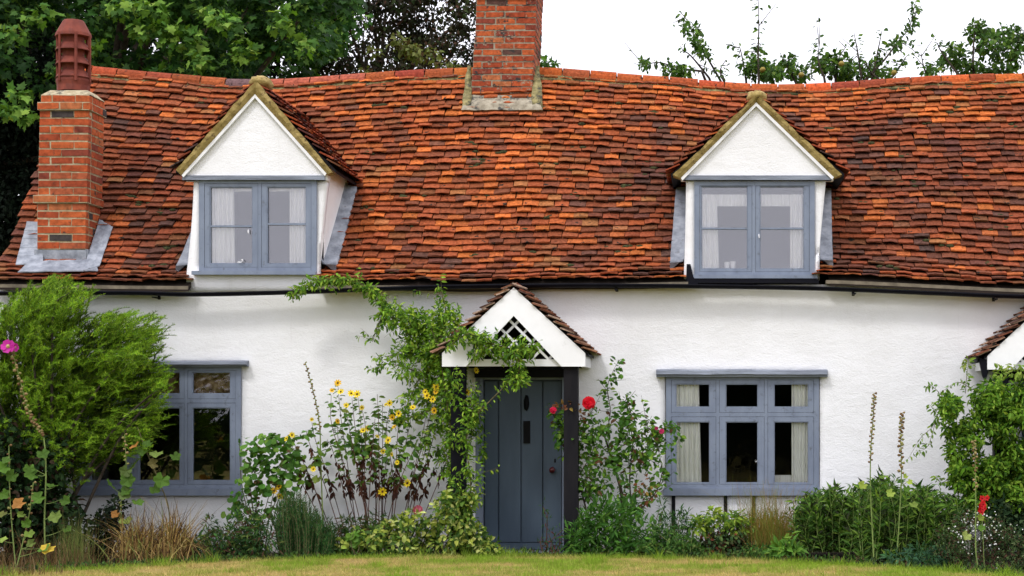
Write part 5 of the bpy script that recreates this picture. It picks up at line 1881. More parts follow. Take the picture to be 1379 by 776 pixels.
# ---------------------------------------------------------------- feathery shrub at the left
t = plant('tamarisk_shrub', 60, -0.9, 'large feathery bright green shrub covering the left end of the wall', 'shrub')
L = Leaves()
edge = [(372, 120), (390, 185), (402, 240), (420, 254), (440, 250), (470, 236), (492, 246), (515, 238), (545, 240), (575, 238), (600, 205), (640, 130), (690, 60)]
top = [(-90, 420), (0, 392), (40, 366), (75, 352), (110, 362), (150, 386), (190, 402), (225, 412), (245, 430)]
tops = lambda px: np.interp(px, [a for a, b in top], [b for a, b in top])
rgt = lambda py: np.interp(py, [a for a, b in edge], [b for a, b in edge])
sprays = 0
tgt = []
while sprays < 6600:
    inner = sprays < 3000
    px, py = rng.uniform(-90, 245), rng.uniform(350, 690)
    jit = 16 * nz(px / 9.0, py / 9.0, 2.2) + abs(rng.normal(0, 7))
    if py < tops(px) + 2 + jit * .8 or px > rgt(py) - 3 - jit: continue
    if py > 610 and rng.random() < .6: continue
    if 20 < px < 240 and 600 < py and rng.random() < .3: continue
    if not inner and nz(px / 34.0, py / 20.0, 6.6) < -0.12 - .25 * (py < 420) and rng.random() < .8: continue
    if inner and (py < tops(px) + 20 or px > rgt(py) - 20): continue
    if 120 < px < 175 and 388 < py < 412: continue
    sprays += 1
    Y = -0.95 + rng.normal(0, .30) + .9 * nz(px / 34, py / 24, 2.0)
    if inner: Y = -0.62 + rng.normal(0, .15)
    Y = min(Y, -0.25)
    tip = np.array(P(px, py, Y))
    core = np.array(P(60 + (px - 60) * .55, 600 + (py - 600) * .62, -0.9))
    out = unit((tip - core) * [1, 1.6, .8])
    ln = rng.uniform(.16, .42)
    dirn = unit(out * .8 + np.array([.40, -.22, .42]) + rng.normal(0, .24, 3))
    side = unit(np.cross(dirn, [0, 0, 1]) + 1e-6)
    k = 7
    tt = np.linspace(0, 1, k)[:, None]
    path = tip - dirn * ln * (1 - tt) + np.array([0, 0, -1.0]) * (.10 * ln * (tt ** 2) * 3)
    n = 62
    u = rng.uniform(.0, 1, n) * (k - 1); i = np.minimum(u.astype(int), k - 2); f = (u - i)[:, None]
    p = path[i] * (1 - f) + path[i + 1] * f
    sw = unit(rng.normal(0, 1, (n, 3))) * [1, 1, .7]
    d = unit(dirn * .9 + sw * .75 + [0, 0, .06])
    light = np.clip((-Y - .5) * .5 + .5, 0, 1)
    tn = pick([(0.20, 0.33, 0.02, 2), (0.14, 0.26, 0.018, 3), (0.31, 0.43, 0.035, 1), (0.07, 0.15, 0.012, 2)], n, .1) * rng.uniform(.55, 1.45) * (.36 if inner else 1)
    size = rng.uniform(.028, .064, n) * (1.15 - .65 * (u / (k - 1)))
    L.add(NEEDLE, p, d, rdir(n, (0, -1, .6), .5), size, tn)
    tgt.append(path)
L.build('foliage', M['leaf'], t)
bp = []
base = np.array(P(58, 735, -0.9)); base[2] = 0
for q in range(26):
    path = tgt[rng.integers(len(tgt))]
    b0 = base + rng.normal(0, 1, 3) * [.12, .1, 0]
    mid = b0 * .45 + path[0] * .55 + [0, 0, .25]
    bp.append((smooth_path([b0, mid, path[0], path[-1]], 14), .022, .003))
for path in tgt[::6]: bp.append((path, .003, .0015))
stems(bp, 'branch', M['bark'], t, 4)

# ---------------------------------------------------------------- hollyhocks
def pods(path, n, root, size=.014, t0=.0, t1=.8, pal=((0.30, 0.22, 0.10), (0.18, 0.11, 0.05), (0.25, 0.24, 0.08))):
    mb = MB(); m = len(path)
    for k in range(n):
        u = (t0 + (t1 - t0) * k / n) * (m - 1); i = min(int(u), m - 2); f = u - i
        p = path[i] * (1 - f) + path[i + 1] * f
        a = k * 2.4
        r = size * rng.uniform(.7, 1.25)
        c = p + np.array([math.cos(a), -abs(math.sin(a)) * .8, .1]) * r * 1.3
        blob(mb, tuple(c), r, r, r * .85, k * 1.1, pal[rng.integers(len(pal))], n=(6, 5))
    V = np.concatenate(mb.V) - np.array(getattr_base(root))
    me = np_mesh('seed_pods', V, [np.array(v) for v in mb.F.values()], M['dry'], np.concatenate(mb.T), smooth=True)
    o = bpy.data.objects.new('seed_pods', me); COL.objects.link(o); o.parent = root; o['kind'] = 'stuff'; return o


def big_leaf(root, px, py, Y, size, tint, tm=MALLOW, droop=.3, name='leaf', stemfrom=None):
    V, F, T = scatter(tm, np.zeros((1, 3)), rdir(1, (rng.uniform(-.7, .7), -.4, -droop), .15), rdir(1, (rng.uniform(-.3, .3), -.8, .5), .2), [size], [np.array(tint) * rng.uniform(.6, 1.1)])
    me = np_mesh(name, V, [F], M['leaf'], T)
    o = bpy.data.objects.new(name, me); COL.objects.link(o); o.parent = root
    o.location = np.array(P(px, py, Y)) - np.array(getattr_base(root))
    return o


def px_big(pts): return pts[-1][0] < 250


def hollyhock(name, label, pts, Y, npods, leaves, t0=0.0, t1=.8, stem='green_stem', r0=.009, podsize=.014):
    """pts from the top down to the foot"""
    t = plant(name, pts[-1][0], Y, label, 'hollyhock')
    leaves = [(a, b, c * (1.28 if px_big(pts) else .85), d) for a, b, c, d in leaves]
    path = wpath(pts, Y, 24)
    path[-1][2] = min(path[-1][2], 0.0)
    sp = [(path, .004, r0)]
    for (lx, ly, s, tint) in leaves:
        e = np.array(P(lx, ly, Y - .03)); i = int(np.argmin(np.abs(path[:, 2] - e[2] + .06)))
        sp.append((smooth_path([path[i], (path[i] + e) / 2 + [0, 0, -.01], e], 5), .004, .002))
    stems(sp, 'stem', M[stem], t, 5)
    if npods: pods(path, npods, t, podsize, t0, t1)
    for (lx, ly, s, tint) in leaves:
        big_leaf(t, lx, ly, Y - .04, s, tint)
    return t, path


GL, YL, OL = (0.09, 0.18, 0.025), (0.30, 0.38, 0.06), (0.35, 0.16, 0.04)
t, path = hollyhock('hollyhock', 'hollyhock with a magenta flower on top, in front of the feathery shrub', [(12, 466), (20, 486), (29, 520), (37, 550), (48, 572), (59, 590), (62, 640), (60, 700), (62, 770)], -2.0, 46,
                    [(55, 608, .09, GL), (50, 640, .10, GL), (75, 655, .09, GL), (60, 668, .11, GL), (84, 672, .08, GL), (76, 690, .10, (0.2, 0.28, 0.06)), (40, 626, .08, GL), (88, 712, .07, GL)], t0=.02, t1=.62, podsize=.017)
def flower(root, px, py, Y, r, tint, ctint, npet=5, broad=1.0, name='flower', face=(0, -1, .15), ruffle=0.0):
    c = np.array(P(px, py, Y)); f = unit(np.array([face], float) + rng.normal(0, .12, (1, 3)))[0]
    a = unit(np.cross(f, [0, 0, 1.0])); b = np.cross(f, a)
    L = Leaves()
    ang = np.arange(npet) * 2 * np.pi / npet + rng.uniform(0, 1)
    d = np.cos(ang)[:, None] * a + np.sin(ang)[:, None] * b
    TVp = PETAL[0].copy(); TVp[:, 0] *= broad
    tt = np.tile(np.array(tint), (npet, 1)) * rng.uniform(.85, 1.1, (npet, 1))
    L.add((TVp, PETAL[1]), np.zeros((npet, 3)), unit(d + f * .25), np.tile(f, (npet, 1)) + rng.normal(0, .12 + ruffle, (npet, 3)), np.full(npet, r), tt)
    V, F, T = np.concatenate(L.V), np.concatenate(L.F), np.concatenate(L.T)
    mb = MB(); blob(mb, tuple(f * r * .12), r * .26, r * .26, r * .26, 1.0, ctint, n=(7, 5))
    V2 = np.concatenate(mb.V)
    me = np_mesh(name, np.concatenate([V, V2]), [F] + [np.array(v) + len(V) for v in mb.F.values()], M['petal'], np.concatenate([T, np.concatenate(mb.T)]))
    o = bpy.data.objects.new(name, me); COL.objects.link(o); o.parent = root
    o.location = c - np.array(getattr_base(root)); return o
flower(t, 11, 467, -2.05, .075, (0.50, 0.02, 0.30), (0.6, 0.5, 0.2), 5, 2.6)
flower(t, 20, 468, -2.03, .045, (0.42, 0.02, 0.26), (0.5, 0.3, 0.2), 5, 2.4, face=(.7, -.5, .2))
hollyhock('hollyhock.001', 'low hollyhock with orange and yellow spotted leaves at the bottom left corner', [(45, 650), (38, 700), (20, 776), (18, 800)], -3.0, 14,
          [(34, 676, .10, OL), (33, 700, .07, GL), (38, 716, .07, (0.2, 0.3, 0.05)), (60, 738, .09, GL), (71, 736, .10, (0.55, 0.38, 0.05)), (48, 730, .07, (0.2, 0.27, 0.06)), (33, 692, .06, (0.2, 0.3, 0.05))], t0=0, t1=.5)
hollyhock('hollyhock.002', 'thin hollyhock stem with paired leaves nearest the left picture edge', [(12, 600), (14, 680), (22, 776), (22, 800)], -2.6, 10,
          [(12, 628, .09, GL), (22, 636, .09, GL), (8, 690, .07, (0.2, 0.22, 0.05)), (14, 618, .07, GL), (0, 726, .10, (0.25, 0.34, 0.06)), (2, 662, .08, GL)], t0=0, t1=.5)
hollyhock('hollyhock.003', 'hollyhock in front of the left window mullion with rusty leaves and brown seed pods', [(168, 585), (170, 640), (163, 680), (166, 748), (166, 760)], -1.6, 34,
          [(170, 640, .11, GL), (178, 658, .10, GL), (164, 662, .10, (0.12, 0.17, 0.05)), (182, 675, .09, GL), (160, 690, .07, OL), (174, 630, .09, (0.1, 0.15, 0.04)), (150, 655, .09, GL), (168, 700, .1, (0.22, 0.27, 0.06))], t0=0, t1=.75)
hollyhock('hollyhock.004', 'leaning hollyhock with yellow bent stems before the left window, above the dry grass', [(185, 575), (200, 615), (215, 650), (228, 690), (226, 755)], -1.5, 0,
          [(205, 596, .09, GL), (214, 610, .10, (0.16, 0.22, 0.05)), (220, 640, .12, GL), (206, 655, .09, GL), (232, 612, .08, GL), (195, 602, .09, GL), (212, 625, .08, (0.2, 0.17, 0.06)), (182, 600, .08, OL)], stem='twig')
hollyhock('hollyhock.005', 'thin seeding hollyhock spike left of the yellow coneflowers against the white wall', [(411, 488), (420, 520), (427, 550), (431, 580), (432, 620), (436, 735), (436, 750)], -0.55, 34, [(430, 642, .11, (0.24, 0.32, 0.06)), (427, 622, .10, GL), (404, 630, .09, (0.22, 0.3, 0.06))], t0=0, t1=.52, podsize=.012)
hollyhock('hollyhock.006', 'left one of the three seeding hollyhock spikes right of the right window', [(1177, 530), (1176, 560), (1173, 600), (1172, 650), (1174, 700), (1177, 760), (1177, 775)], -1.9, 44, [(1165, 651, .10, YL), (1172, 655, .06, GL)], t0=0, t1=.42, podsize=.013)
hollyhock('hollyhock.007', 'middle one of the three seeding hollyhock spikes right of the right window', [(1215, 556), (1213, 590), (1214, 640), (1211, 700), (1207, 762), (1207, 775)], -1.9, 40, [(1203, 662, .10, (0.25, 0.33, 0.06)), (1222, 648, .07, YL), (1220, 655, .08, GL), (1227, 678, .10, (0.2, 0.28, 0.05)), (1221, 640, .06, YL)], t0=0, t1=.40, podsize=.015)
t, _ = hollyhock('hollyhock.008', 'right one of the three seeding hollyhock spikes, in front of the leafy climber', [(1311, 594), (1313, 620), (1314, 680), (1314, 740), (1318, 772), (1318, 790)], -2.9, 26, [(1303, 718, .11, (0.3, 0.36, 0.1)), (1322, 694, .08, YL), (1324, 708, .08, GL)], t0=0, t1=.35, podsize=.013)

# ---------------------------------------------------------------- grasses and low clumps
def grass_clump(name, label, px, py_base, Y, n, h, spread, pal, w=.10, lean=.5, cat='grass clump', mat='dry', rx=.12, ry=.12):
    t = plant(name, px, Y, label, cat)
    L = Leaves()
    b = np.array(P(px, py_base, Y)); b[2] = 0.0
    V, F, T = [], [], []
    k = 6
    for q in range(n):
        p0 = b + [rng.normal(0, rx), rng.normal(0, ry), 0]
        a = rng.uniform(0, 2 * math.pi); r = abs(rng.normal(0, spread)); hh = h * rng.uniform(.55, 1.1)
        dx, dy = r * math.cos(a), r * math.sin(a) * .7
        bend = rng.uniform(0, lean)
        wd = w * rng.uniform(.6, 1.2) * .02
        s = len(V) * 1
        tt = np.linspace(0, 1, k)
        xs_ = p0[0] + dx * tt ** 1.6; ys_ = p0[1] + dy * tt ** 1.6
        zs_ = hh * (tt - bend * tt ** 3 * .8)
        for i in range(k):
            ww = wd * (1 - tt[i] * .85)
            V += [(xs_[i] - ww, ys_[i], zs_[i]), (xs_[i] + ww, ys_[i] + ww * .6, zs_[i])]
        for i in range(k - 1): F.append((s + 2 * i, s + 2 * i + 1, s + 2 * i + 3, s + 2 * i + 2))
        T.append(q)
    tin = np.repeat(pick(pal, n), 2 * k, axis=0)
    V = np.array(V) - np.array(getattr_base(t))
    o = bpy.data.objects.new('blades', np_mesh('blades', V, [np.array(F)], M[mat], tin)); COL.objects.link(o); o.parent = t; o['kind'] = 'stuff'
    return t


grass_clump('dry_grass_clump', 'dry straw coloured grass clump below the left window, left half', 188, 755, -1.7, 560, .66, .26, STRAW, w=.34, lean=1.6, rx=.09)
grass_clump('dry_grass_clump.001', 'dry straw coloured grass clump below the left window, next to the white wall', 232, 753, -1.6, 620, .66, .26, STRAW, w=.34, lean=1.6, rx=.08)
grass_clump('brown_grass_clump', 'tall orange brown ornamental grass under the right part of the right window', 1036, 750, -0.75, 1500, .84, .30, [(0.22, 0.15, 0.03, 3), (0.17, 0.16, 0.03, 3), (0.33, 0.19, 0.06, 2), (0.14, 0.20, 0.03, 2)], w=.13, lean=.9, rx=.15)
grass_clump('grass_tuft', 'feathery olive grass tuft left of the dark gap below the left window', 100, 762, -2.0, 240, .62, .12, [(0.13, 0.17, 0.04, 2), (0.2, 0.2, 0.07, 1)], w=.08, rx=.08)
grass_clump('grass_tuft.001', 'brown withered stalks at the very bottom left corner', 15, 790, -3.2, 130, .30, .16, [(0.12, 0.07, 0.03, 2), (0.2, 0.14, 0.07, 1)], w=.2, rx=.25)
grass_clump('dry_grass_clump.002', 'small patch of rusty dry stalks between the hollyhocks at the left', 60, 768, -2.3, 300, .42, .22, [(0.12, 0.07, 0.03, 2), (0.07, 0.04, 0.02, 2), (0.2, 0.13, 0.06, 1)], w=.12, rx=.35)


def bush(name, label, px, Y, blobs, tm, size, pal, depth=.4, mat='leaf', stem_n=8, stem_mat='twig', cat='shrub', droop=.3, foot=None, up=.4):
    t = plant(name, px, Y, label, cat)
    L = Leaves(); blob_leaves(L, tm, blobs, Y, depth, size, pal, droop=droop, up=up)
    L.build('foliage', M[mat], t)
    b = np.array(P(foot or px, 744, Y)); b[2] = 0
    sp = []
    for q in range(stem_n):
        bl = blobs[rng.integers(len(blobs))]
        e = np.array(P(bl[0], bl[1], Y)) + rng.normal(0, .04, 3)
        b0 = b + rng.normal(0, 1, 3) * [.05, .05, 0]
        sp.append((smooth_path([b0, b0 * .5 + e * .5 + [rng.normal(0, .04), 0, .03], e], 8), .007, .003))
    if stem_n: stems(sp, 'stem', M[stem_mat], t, 4)
    return t


# undergrowth, left to right
bush('dark_laurel_bush', 'dark leafy undergrowth at the foot of the feathery shrub', 40, -1.3, [(-20, 700, 50, 60, 900), (20, 680, 40, 60, 800), (60, 700, 40, 60, 800), (90, 710, 26, 46, 400), (10, 610, 36, 50, 600), (40, 755, 60, 20, 500), (70, 620, 26, 40, 260)], OVAL, .075, [(0.009, 0.022, 0.007, 3), (0.02, 0.045, 0.012, 2), (0.03, 0.018, 0.01, 1)], .5, 'dark_leaf')
bush('dark_laurel_bush.001', 'almost black rounded bush between the dry grass and the feathery shrub', 140, -1.2, [(140, 720, 22, 34, 520), (150, 700, 14, 24, 240), (130, 740, 22, 14, 240), (160, 690, 12, 30, 160)], OVAL, .05, [(0.008, 0.015, 0.007, 3), (0.015, 0.03, 0.012, 1)], .4, 'dark_leaf')
bush('weedy_plants', 'low mixed green and reddish plants between the dry grass and the rosemary', 300, -1.2, [(a, b, c * 1.1, d * 1.1, int(e * 1.7)) for a, b, c, d, e in [(270, 735, 14, 14, 130), (330, 700, 20, 26, 120), (350, 725, 26, 22, 160), (290, 728, 18, 16, 170), (315, 725, 20, 20, 220), (335, 735, 18, 16, 180), (300, 742, 40, 8, 240), (283, 712, 8, 16, 50), (345, 712, 14, 24, 120)]], LANCE, .07, [(0.025, 0.065, 0.018, 3), (0.05, 0.12, 0.028, 2), (0.07, 0.035, 0.018, 1), (0.13, 0.18, 0.04, .8)], .35)
bush('rose_bush', 'rounded green rose bush right of the left window', 352, -0.7, [(a, b, c, d, int(e * .58)) for a, b, c, d, e in [(360, 600, 26, 16, 120), (345, 622, 22, 16, 100), (375, 628, 28, 20, 150), (395, 612, 14, 14, 50), (335, 645, 14, 20, 60), (360, 655, 24, 16, 100), (328, 600, 8, 14, 20), (388, 650, 16, 16, 50), (322, 668, 10, 16, 26), (352, 690, 22, 22, 90), (316, 690, 12, 10, 30), (400, 590, 10, 10, 20)]], ROUND, .066, [(0.05, 0.13, 0.02, 3), (0.09, 0.20, 0.03, 3), (0.16, 0.28, 0.045, 1), (0.12, 0.07, 0.03, .3)], .3, stem_n=14)
for px in (296, 310, 302):
    pass
t = plant('rosemary_bush', 405, -0.95, 'upright dark green rosemary bush below the coneflowers', 'shrub')
L = Leaves(); sp = []
for q in range(280):
    x0 = rng.uniform(372, 452); hgt = np.interp(x0, [375, 395, 410, 430, 450], [668, 655, 668, 690, 712]) + rng.uniform(0, 40)
    Yq = -0.95 + rng.normal(0, .12)
    path = wpath([(x0 + (x0 - 410) * -.15, 748), (x0, (748 + hgt) / 2), (x0 + rng.normal(0, 5), hgt)], Yq, 8)
    sp.append((path, .004, .002))
    n = 100
    m_ = len(path); u = rng.uniform(0, 1, n) * (m_ - 1); i = np.minimum(u.astype(int), m_ - 2); f = (u - i)[:, None]
    p = path[i] * (1 - f) + path[i + 1] * f
    d = unit(unit(rng.normal(0, 1, (n, 3)) * [1, 1, .3]) * .7 + [0, 0, .75])
    L.add(NEEDLE, p, d, rdir(n, (0, -1, .4), .4), rng.uniform(.026, .046, n), pick([(0.018, 0.065, 0.016, 3), (0.04, 0.11, 0.024, 2), (0.08, 0.17, 0.04, .6)], n))
L.build('foliage', M['dark_leaf'], t); stems(sp, 'stem', M['twig'], t, 4)

# yellow coneflowers
t = plant('coneflower_plant', 500, -0.55, 'tall yellow coneflowers with withered brown leaves on their lower stems', 'flowers')
tops_ = [(455, 515), (446, 528), (474, 532), (482, 530), (466, 548), (488, 548), (525, 545), (537, 558), (583, 538), (575, 533), (556, 549), (455, 567), (495, 578), (420, 565), (500, 595), (523, 596), (393, 586), (412, 575), (560, 600), (590, 605), (480, 575), (440, 590), (610, 570), (630, 528), (505, 560), (535, 620), (585, 553), (515, 540), (384, 585), (508, 527), (365, 580), (640, 560)]
sp, L, LB = [], Leaves(), Leaves()
paths = []
for (tx, ty) in tops_:
    b = 505 + (tx - 505) * .38 + rng.normal(0, 8)
    Yq = -0.55 + rng.normal(0, .13)
    path = wpath([(b, 742), (b + (tx - b) * .45 + rng.normal(0, 3), 660), (tx + (b - tx) * .12 + rng.normal(0, 2), (ty + 640) / 2 - 10), (tx, ty + 4)], Yq, 18)
    sp.append((path, .0055, .0022)); paths.append(path)
    # upper leaves green, lower leaves withered
    z = path[:, 2]; zz = [PZ(640), PZ(590)]
    tl = float(np.interp(PZ(650), z, np.linspace(0, 1, len(path)))); th = float(np.interp(PZ(588), z, np.linspace(0, 1, len(path))))
    along_leaves(L, OVAL, path, 16, .075, [(0.06, 0.13, 0.02, 3), (0.10, 0.20, 0.03, 2), (0.2, 0.28, 0.05, 1)], .02, .5, t0=min(tl, .9), t1=1.0)
    along_leaves(L, NARROW, path, 9, .055, [(0.06, 0.13, 0.02, 3), (0.13, 0.2, 0.04, 2)], .02, .6, t0=min(th, .9), t1=1.0)
    ru = float(np.interp(PZ(rng.uniform(585, 660)), z, np.linspace(0, 1, len(path)))); along_leaves(LB, NARROW, path, 17, .07, BROWN, .012, 1.9, t0=.3, t1=max(.4, min(ru, .97)))
blob_leaves(L, OVAL, [(468, 605, 18, 14, 40), (485, 600, 14, 14, 34), (428, 617, 8, 8, 12), (505, 622, 8, 10, 12), (560, 590, 16, 14, 24), (530, 610, 14, 12, 20), (530, 650, 10, 12, 14), (410, 645, 10, 8, 8)], -0.55, .2, .085, [(0.10, 0.20, 0.03, 2), (0.16, 0.27, 0.04, 2), (0.05, 0.12, 0.02, 1)])
L.build('foliage', M['leaf'], t)
LB.build('withered_leaves', M['dry'], t, 'brown withered leaves hanging on the lower stems')
stems(sp, 'stem', M['red_stem'], t, 4)
YF, OC = (0.88, 0.66, 0.03), (0.13, 0.05, 0.01)
for (fx, fy, s) in [(455, 516, 1), (459, 528, 1), (447, 526, .7), (473, 530, 1), (481, 531, 1.1), (487, 549, .8), (466, 546, .8), (520, 545, .6), (525, 543, 1), (528, 562, .9), (537, 557, 1), (575, 533, 1), (583, 538, 1), (573, 528, .9), (629, 528, 1.1), (585, 553, 1), (556, 549, .9), (455, 567, .8), (495, 577, .9), (489, 580, .9), (420, 565, .6), (393, 586, .9), (386, 591, .8), (523, 593, 1.1), (528, 612, .7), (535, 623, .7), (422, 632, .8), (376, 656, 1), (369, 661, 1), (377, 668, 1), (515, 662, 1.2), (549, 651, 1.2), (587, 521, 1), (587, 528, .8), (641, 499, .9), (516, 608, .8), (531, 575, .7), (508, 588, .6)]:
    flower(t, fx, fy, -0.7, .043 * s, YF if rng.random() > .2 else (0.82, 0.50, 0.02), OC, 8, 1.1, face=(rng.normal(0, .4), -1, rng.uniform(-.3, .7)))

bush('euonymus_bush', 'low variegated cream and green bush left of the door', 560, -0.95,
     [(x_, y_, 18, 16, 150) for x_, y_ in [(480, 728), (505, 725), (530, 712), (555, 702), (580, 710), (605, 700), (628, 705), (640, 722), (610, 728), (575, 732), (545, 735), (515, 738), (600, 682), (622, 680), (648, 738), (660, 742), (625, 744), (560, 745)]] + [(465, 735, 12, 12, 70), (635, 668, 12, 14, 60), (602, 668, 10, 10, 40)],
     OVAL, .062, VARIEG, .35, stem_n=20)
bush('mixed_border_plants', 'low brownish green plants behind the lime leaved plant, at the foot of the coneflowers', 470, -0.75, [(x_, y_, 18, 14, 150) for x_, y_ in [(452, 722), (470, 708), (490, 716), (505, 704), (455, 738), (485, 734), (520, 716)]], LANCE, .07, [(0.03, 0.07, 0.016, 3), (0.08, 0.05, 0.02, 2), (0.09, 0.13, 0.03, 1)], .25, stem_n=10, cat='plants')
bush('catmint_plants', 'low tangle of soft green stems under the left half of the right window', 925, -1.15, [(x_, y_, 15, 9, 130) for x_, y_ in [(870, 738), (890, 742), (912, 738), (935, 742), (925, 728), (1010, 742), (1030, 744)]] + [(905, 722, 10, 12, 60), (882, 715, 8, 14, 50)], NARROW, .05, [(0.04, 0.10, 0.02, 3), (0.08, 0.17, 0.03, 2), (0.14, 0.2, 0.05, 1)], .25, stem_n=14, stem_mat='green_stem', cat='plants')
bush('lime_leaf_plant', 'small bright lime green big leaved plant in front of the variegated bush', 478, -1.15, [(478, 722, 12, 10, 26)], ROUND, .075, [(0.16, 0.28, 0.04, 1), (0.1, 0.2, 0.03, 1)], .15, stem_n=4, cat='plant')
t = plant('pink_rose', 562, -0.8, 'single dusky pink rose above the variegated bush', 'rose')
flower(t, 563, 687, -1.0, .055, (0.42, 0.09, 0.13), (0.3, 0.05, 0.08), 9, 2.2, ruffle=.5); flower(t, 563, 687, -1.02, .035, (0.48, 0.13, 0.17), (0.3, 0.05, 0.08), 7, 2.0, ruffle=.5)
stems([(wpath([(565, 742), (560, 715), (563, 690)], -0.95, 8), .004, .003)], 'stem', M['green_stem'], t, 4)

# climber on the porch
t = plant('porch_climber', 622, -0.6, 'bright green climber growing up the left porch post and out along the gutter', 'climber')
mains = [
    ([(624, 744), (618, 680), (610, 600), (600, 530), (590, 470), (575, 430)], 110, -0.75), ([(628, 744), (634, 660), (628, 590), (640, 540)], 80, -0.95),
    ([(600, 520), (560, 500), (520, 490), (505, 500)], 26, -0.5), ([(595, 480), (555, 455), (525, 425), (503, 400), (490, 385), (465, 377), (430, 378), (392, 396)], 90, -0.45),
    ([(600, 450), (560, 440), (530, 420), (515, 410)], 60, -0.4), ([(590, 440), (600, 420), (596, 400), (594, 388)], 22, -0.4), ([(600, 470), (630, 450), (650, 460), (690, 470), (720, 478)], 90, -1.0),
    ([(690, 470), (700, 490), (696, 515)], 34, -1.05), ([(620, 490), (600, 540), (560, 560), (535, 570)], 40, -0.6), ([(640, 560), (670, 530), (700, 500)], 12, -1.0), ([(610, 560), (580, 580), (570, 620)], 26, -0.6), ([(520, 420), (508, 440), (502, 460)], 22, -0.4), ([(600, 470), (560, 475), (520, 480)], 30, -0.45),
    ([(590, 470), (570, 500), (550, 540), (545, 560)], 50, -.55)]
L, sp = Leaves(), []
mains = [(a, int(b * 1.6), c) for a, b, c in mains]
VP = [(0.11, 0.22, 0.02, 3), (0.18, 0.32, 0.03, 3), (0.28, 0.40, 0.045, 1.8), (0.05, 0.12, 0.015, 2)]
for pts, n, Yq in mains:
    path = wpath(pts, Yq, 20)
    sp.append((path, .009, .003))
    for q in range(max(3, n // 3)):
        i = rng.integers(1, len(path)); e = path[i] + rng.normal(0, 1, 3) * [.10, .07, .08] + [0, -.02, .01]
        tw = smooth_path([path[i], (path[i] + e) / 2 + [0, 0, .015], e], 5); sp.append((tw, .002, .001))
        along_leaves(L, NARROW, tw, 9, .052, VP, .015, .6)
    along_leaves(L, NARROW, path, n, .055, VP, .04, .5)
blob_leaves(L, NARROW, [(a, b, c, d, int(e * 2.7)) for a, b, c, d, e in [(575, 440, 26, 22, 150), (600, 450, 22, 26, 170), (560, 455, 22, 26, 130), (590, 480, 26, 22, 190), (610, 500, 20, 24, 170), (585, 510, 18, 20, 110), (555, 430, 20, 18, 100), (530, 425, 16, 18, 70), (600, 425, 22, 18, 110), (625, 470, 16, 16, 90), (600, 540, 24, 22, 130), (625, 560, 16, 26, 120), (618, 600, 16, 26, 90), (640, 560, 10, 30, 60), (570, 530, 20, 16, 70), (545, 500, 20, 14, 50), (570, 470, 22, 18, 110), (612, 640, 12, 24, 60), (625, 690, 14, 20, 80), (650, 600, 6, 26, 26), (606, 575, 22, 24, 60), (545, 470, 14, 14, 30), (600, 620, 12, 20, 36)]], -0.55, .28, .055, VP)
blob_leaves(L, NARROW, [(690, 466, 22, 12, 130), (660, 470, 18, 12, 80), (710, 470, 10, 12, 50), (697, 508, 12, 15, 110), (680, 485, 20, 8, 60), (645, 465, 14, 12, 50), (640, 478, 14, 8, 40)], -0.97, .16, .055, VP)
blob_leaves(L, NARROW, [(612, 510, 12, 14, 60), (616, 535, 11, 16, 60), (630, 565, 8, 18, 40), (614, 590, 10, 18, 50), (630, 625, 7, 22, 36), (614, 650, 10, 18, 46), (632, 680, 8, 16, 36), (640, 525, 8, 12, 26), (646, 640, 5, 18, 14)], -0.98, .12, .055, VP)
blob_leaves(L, NARROW, [(465, 378, 22, 6, 90), (440, 380, 18, 6, 60), (420, 384, 14, 5, 36), (400, 395, 9, 6, 30), (490, 388, 10, 8, 50), (500, 396, 6, 8, 30), (430, 377, 20, 5, 50)], -0.42, .1, .055, [(0.15, 0.27, 0.035, 3), (0.23, 0.34, 0.05, 2), (0.09, 0.18, 0.03, 1)])
L.build('foliage', M['leaf'], t); stems(sp, 'stem', M['twig'], t, 4)

# rose bush right of the door
t = plant('climbing_rose', 830, -0.6, 'tall leggy rose bush with red roses between the door and the right window', 'rose bush')
rs = [([(842, 744), (840, 700), (836, 660), (826, 625), (815, 590)], .028), ([(800, 744), (790, 690), (778, 640), (772, 600), (760, 560)], .013), ([(848, 744), (850, 690), (848, 640), (852, 590), (840, 560)], .012), ([(838, 720), (860, 690), (885, 660), (893, 630)], .012),
      ([(815, 590), (822, 555), (818, 520), (833, 485)], .006), ([(840, 600), (850, 560), (842, 540)], .006), ([(780, 640), (800, 600), (795, 550)], .006), ([(893, 640), (885, 600), (872, 575), (878, 560)], .005), ([(852, 590), (880, 590), (905, 570), (915, 600)], .004), ([(772, 600), (755, 580), (745, 556)], .005), ([(820, 700), (790, 660), (800, 620)], .008), ([(850, 640), (875, 620), (885, 590)], .006)]
L, sp = Leaves(), []
RP = [(0.045, 0.12, 0.016, 3), (0.09, 0.20, 0.028, 3), (0.18, 0.30, 0.04, 1.5), (0.10, 0.05, 0.025, .3)]
for pts, r in rs:
    path = wpath(pts, -0.65 + rng.normal(0, .08), 16); sp.append((path, r, r * .4))
    along_leaves(L, OVAL, path, 46 if r < .01 else 16, .064, RP, .05, .3, t0=.25)
    for q in range(8):
        i = rng.integers(5, len(path)); e = path[i] + rng.normal(0, 1, 3) * [.11, .08, .10]
        tw = smooth_path([path[i], (path[i] + e) / 2, e], 5); sp.append((tw, .003, .0015)); along_leaves(L, OVAL, tw, 7, .052, RP, .02, .3)
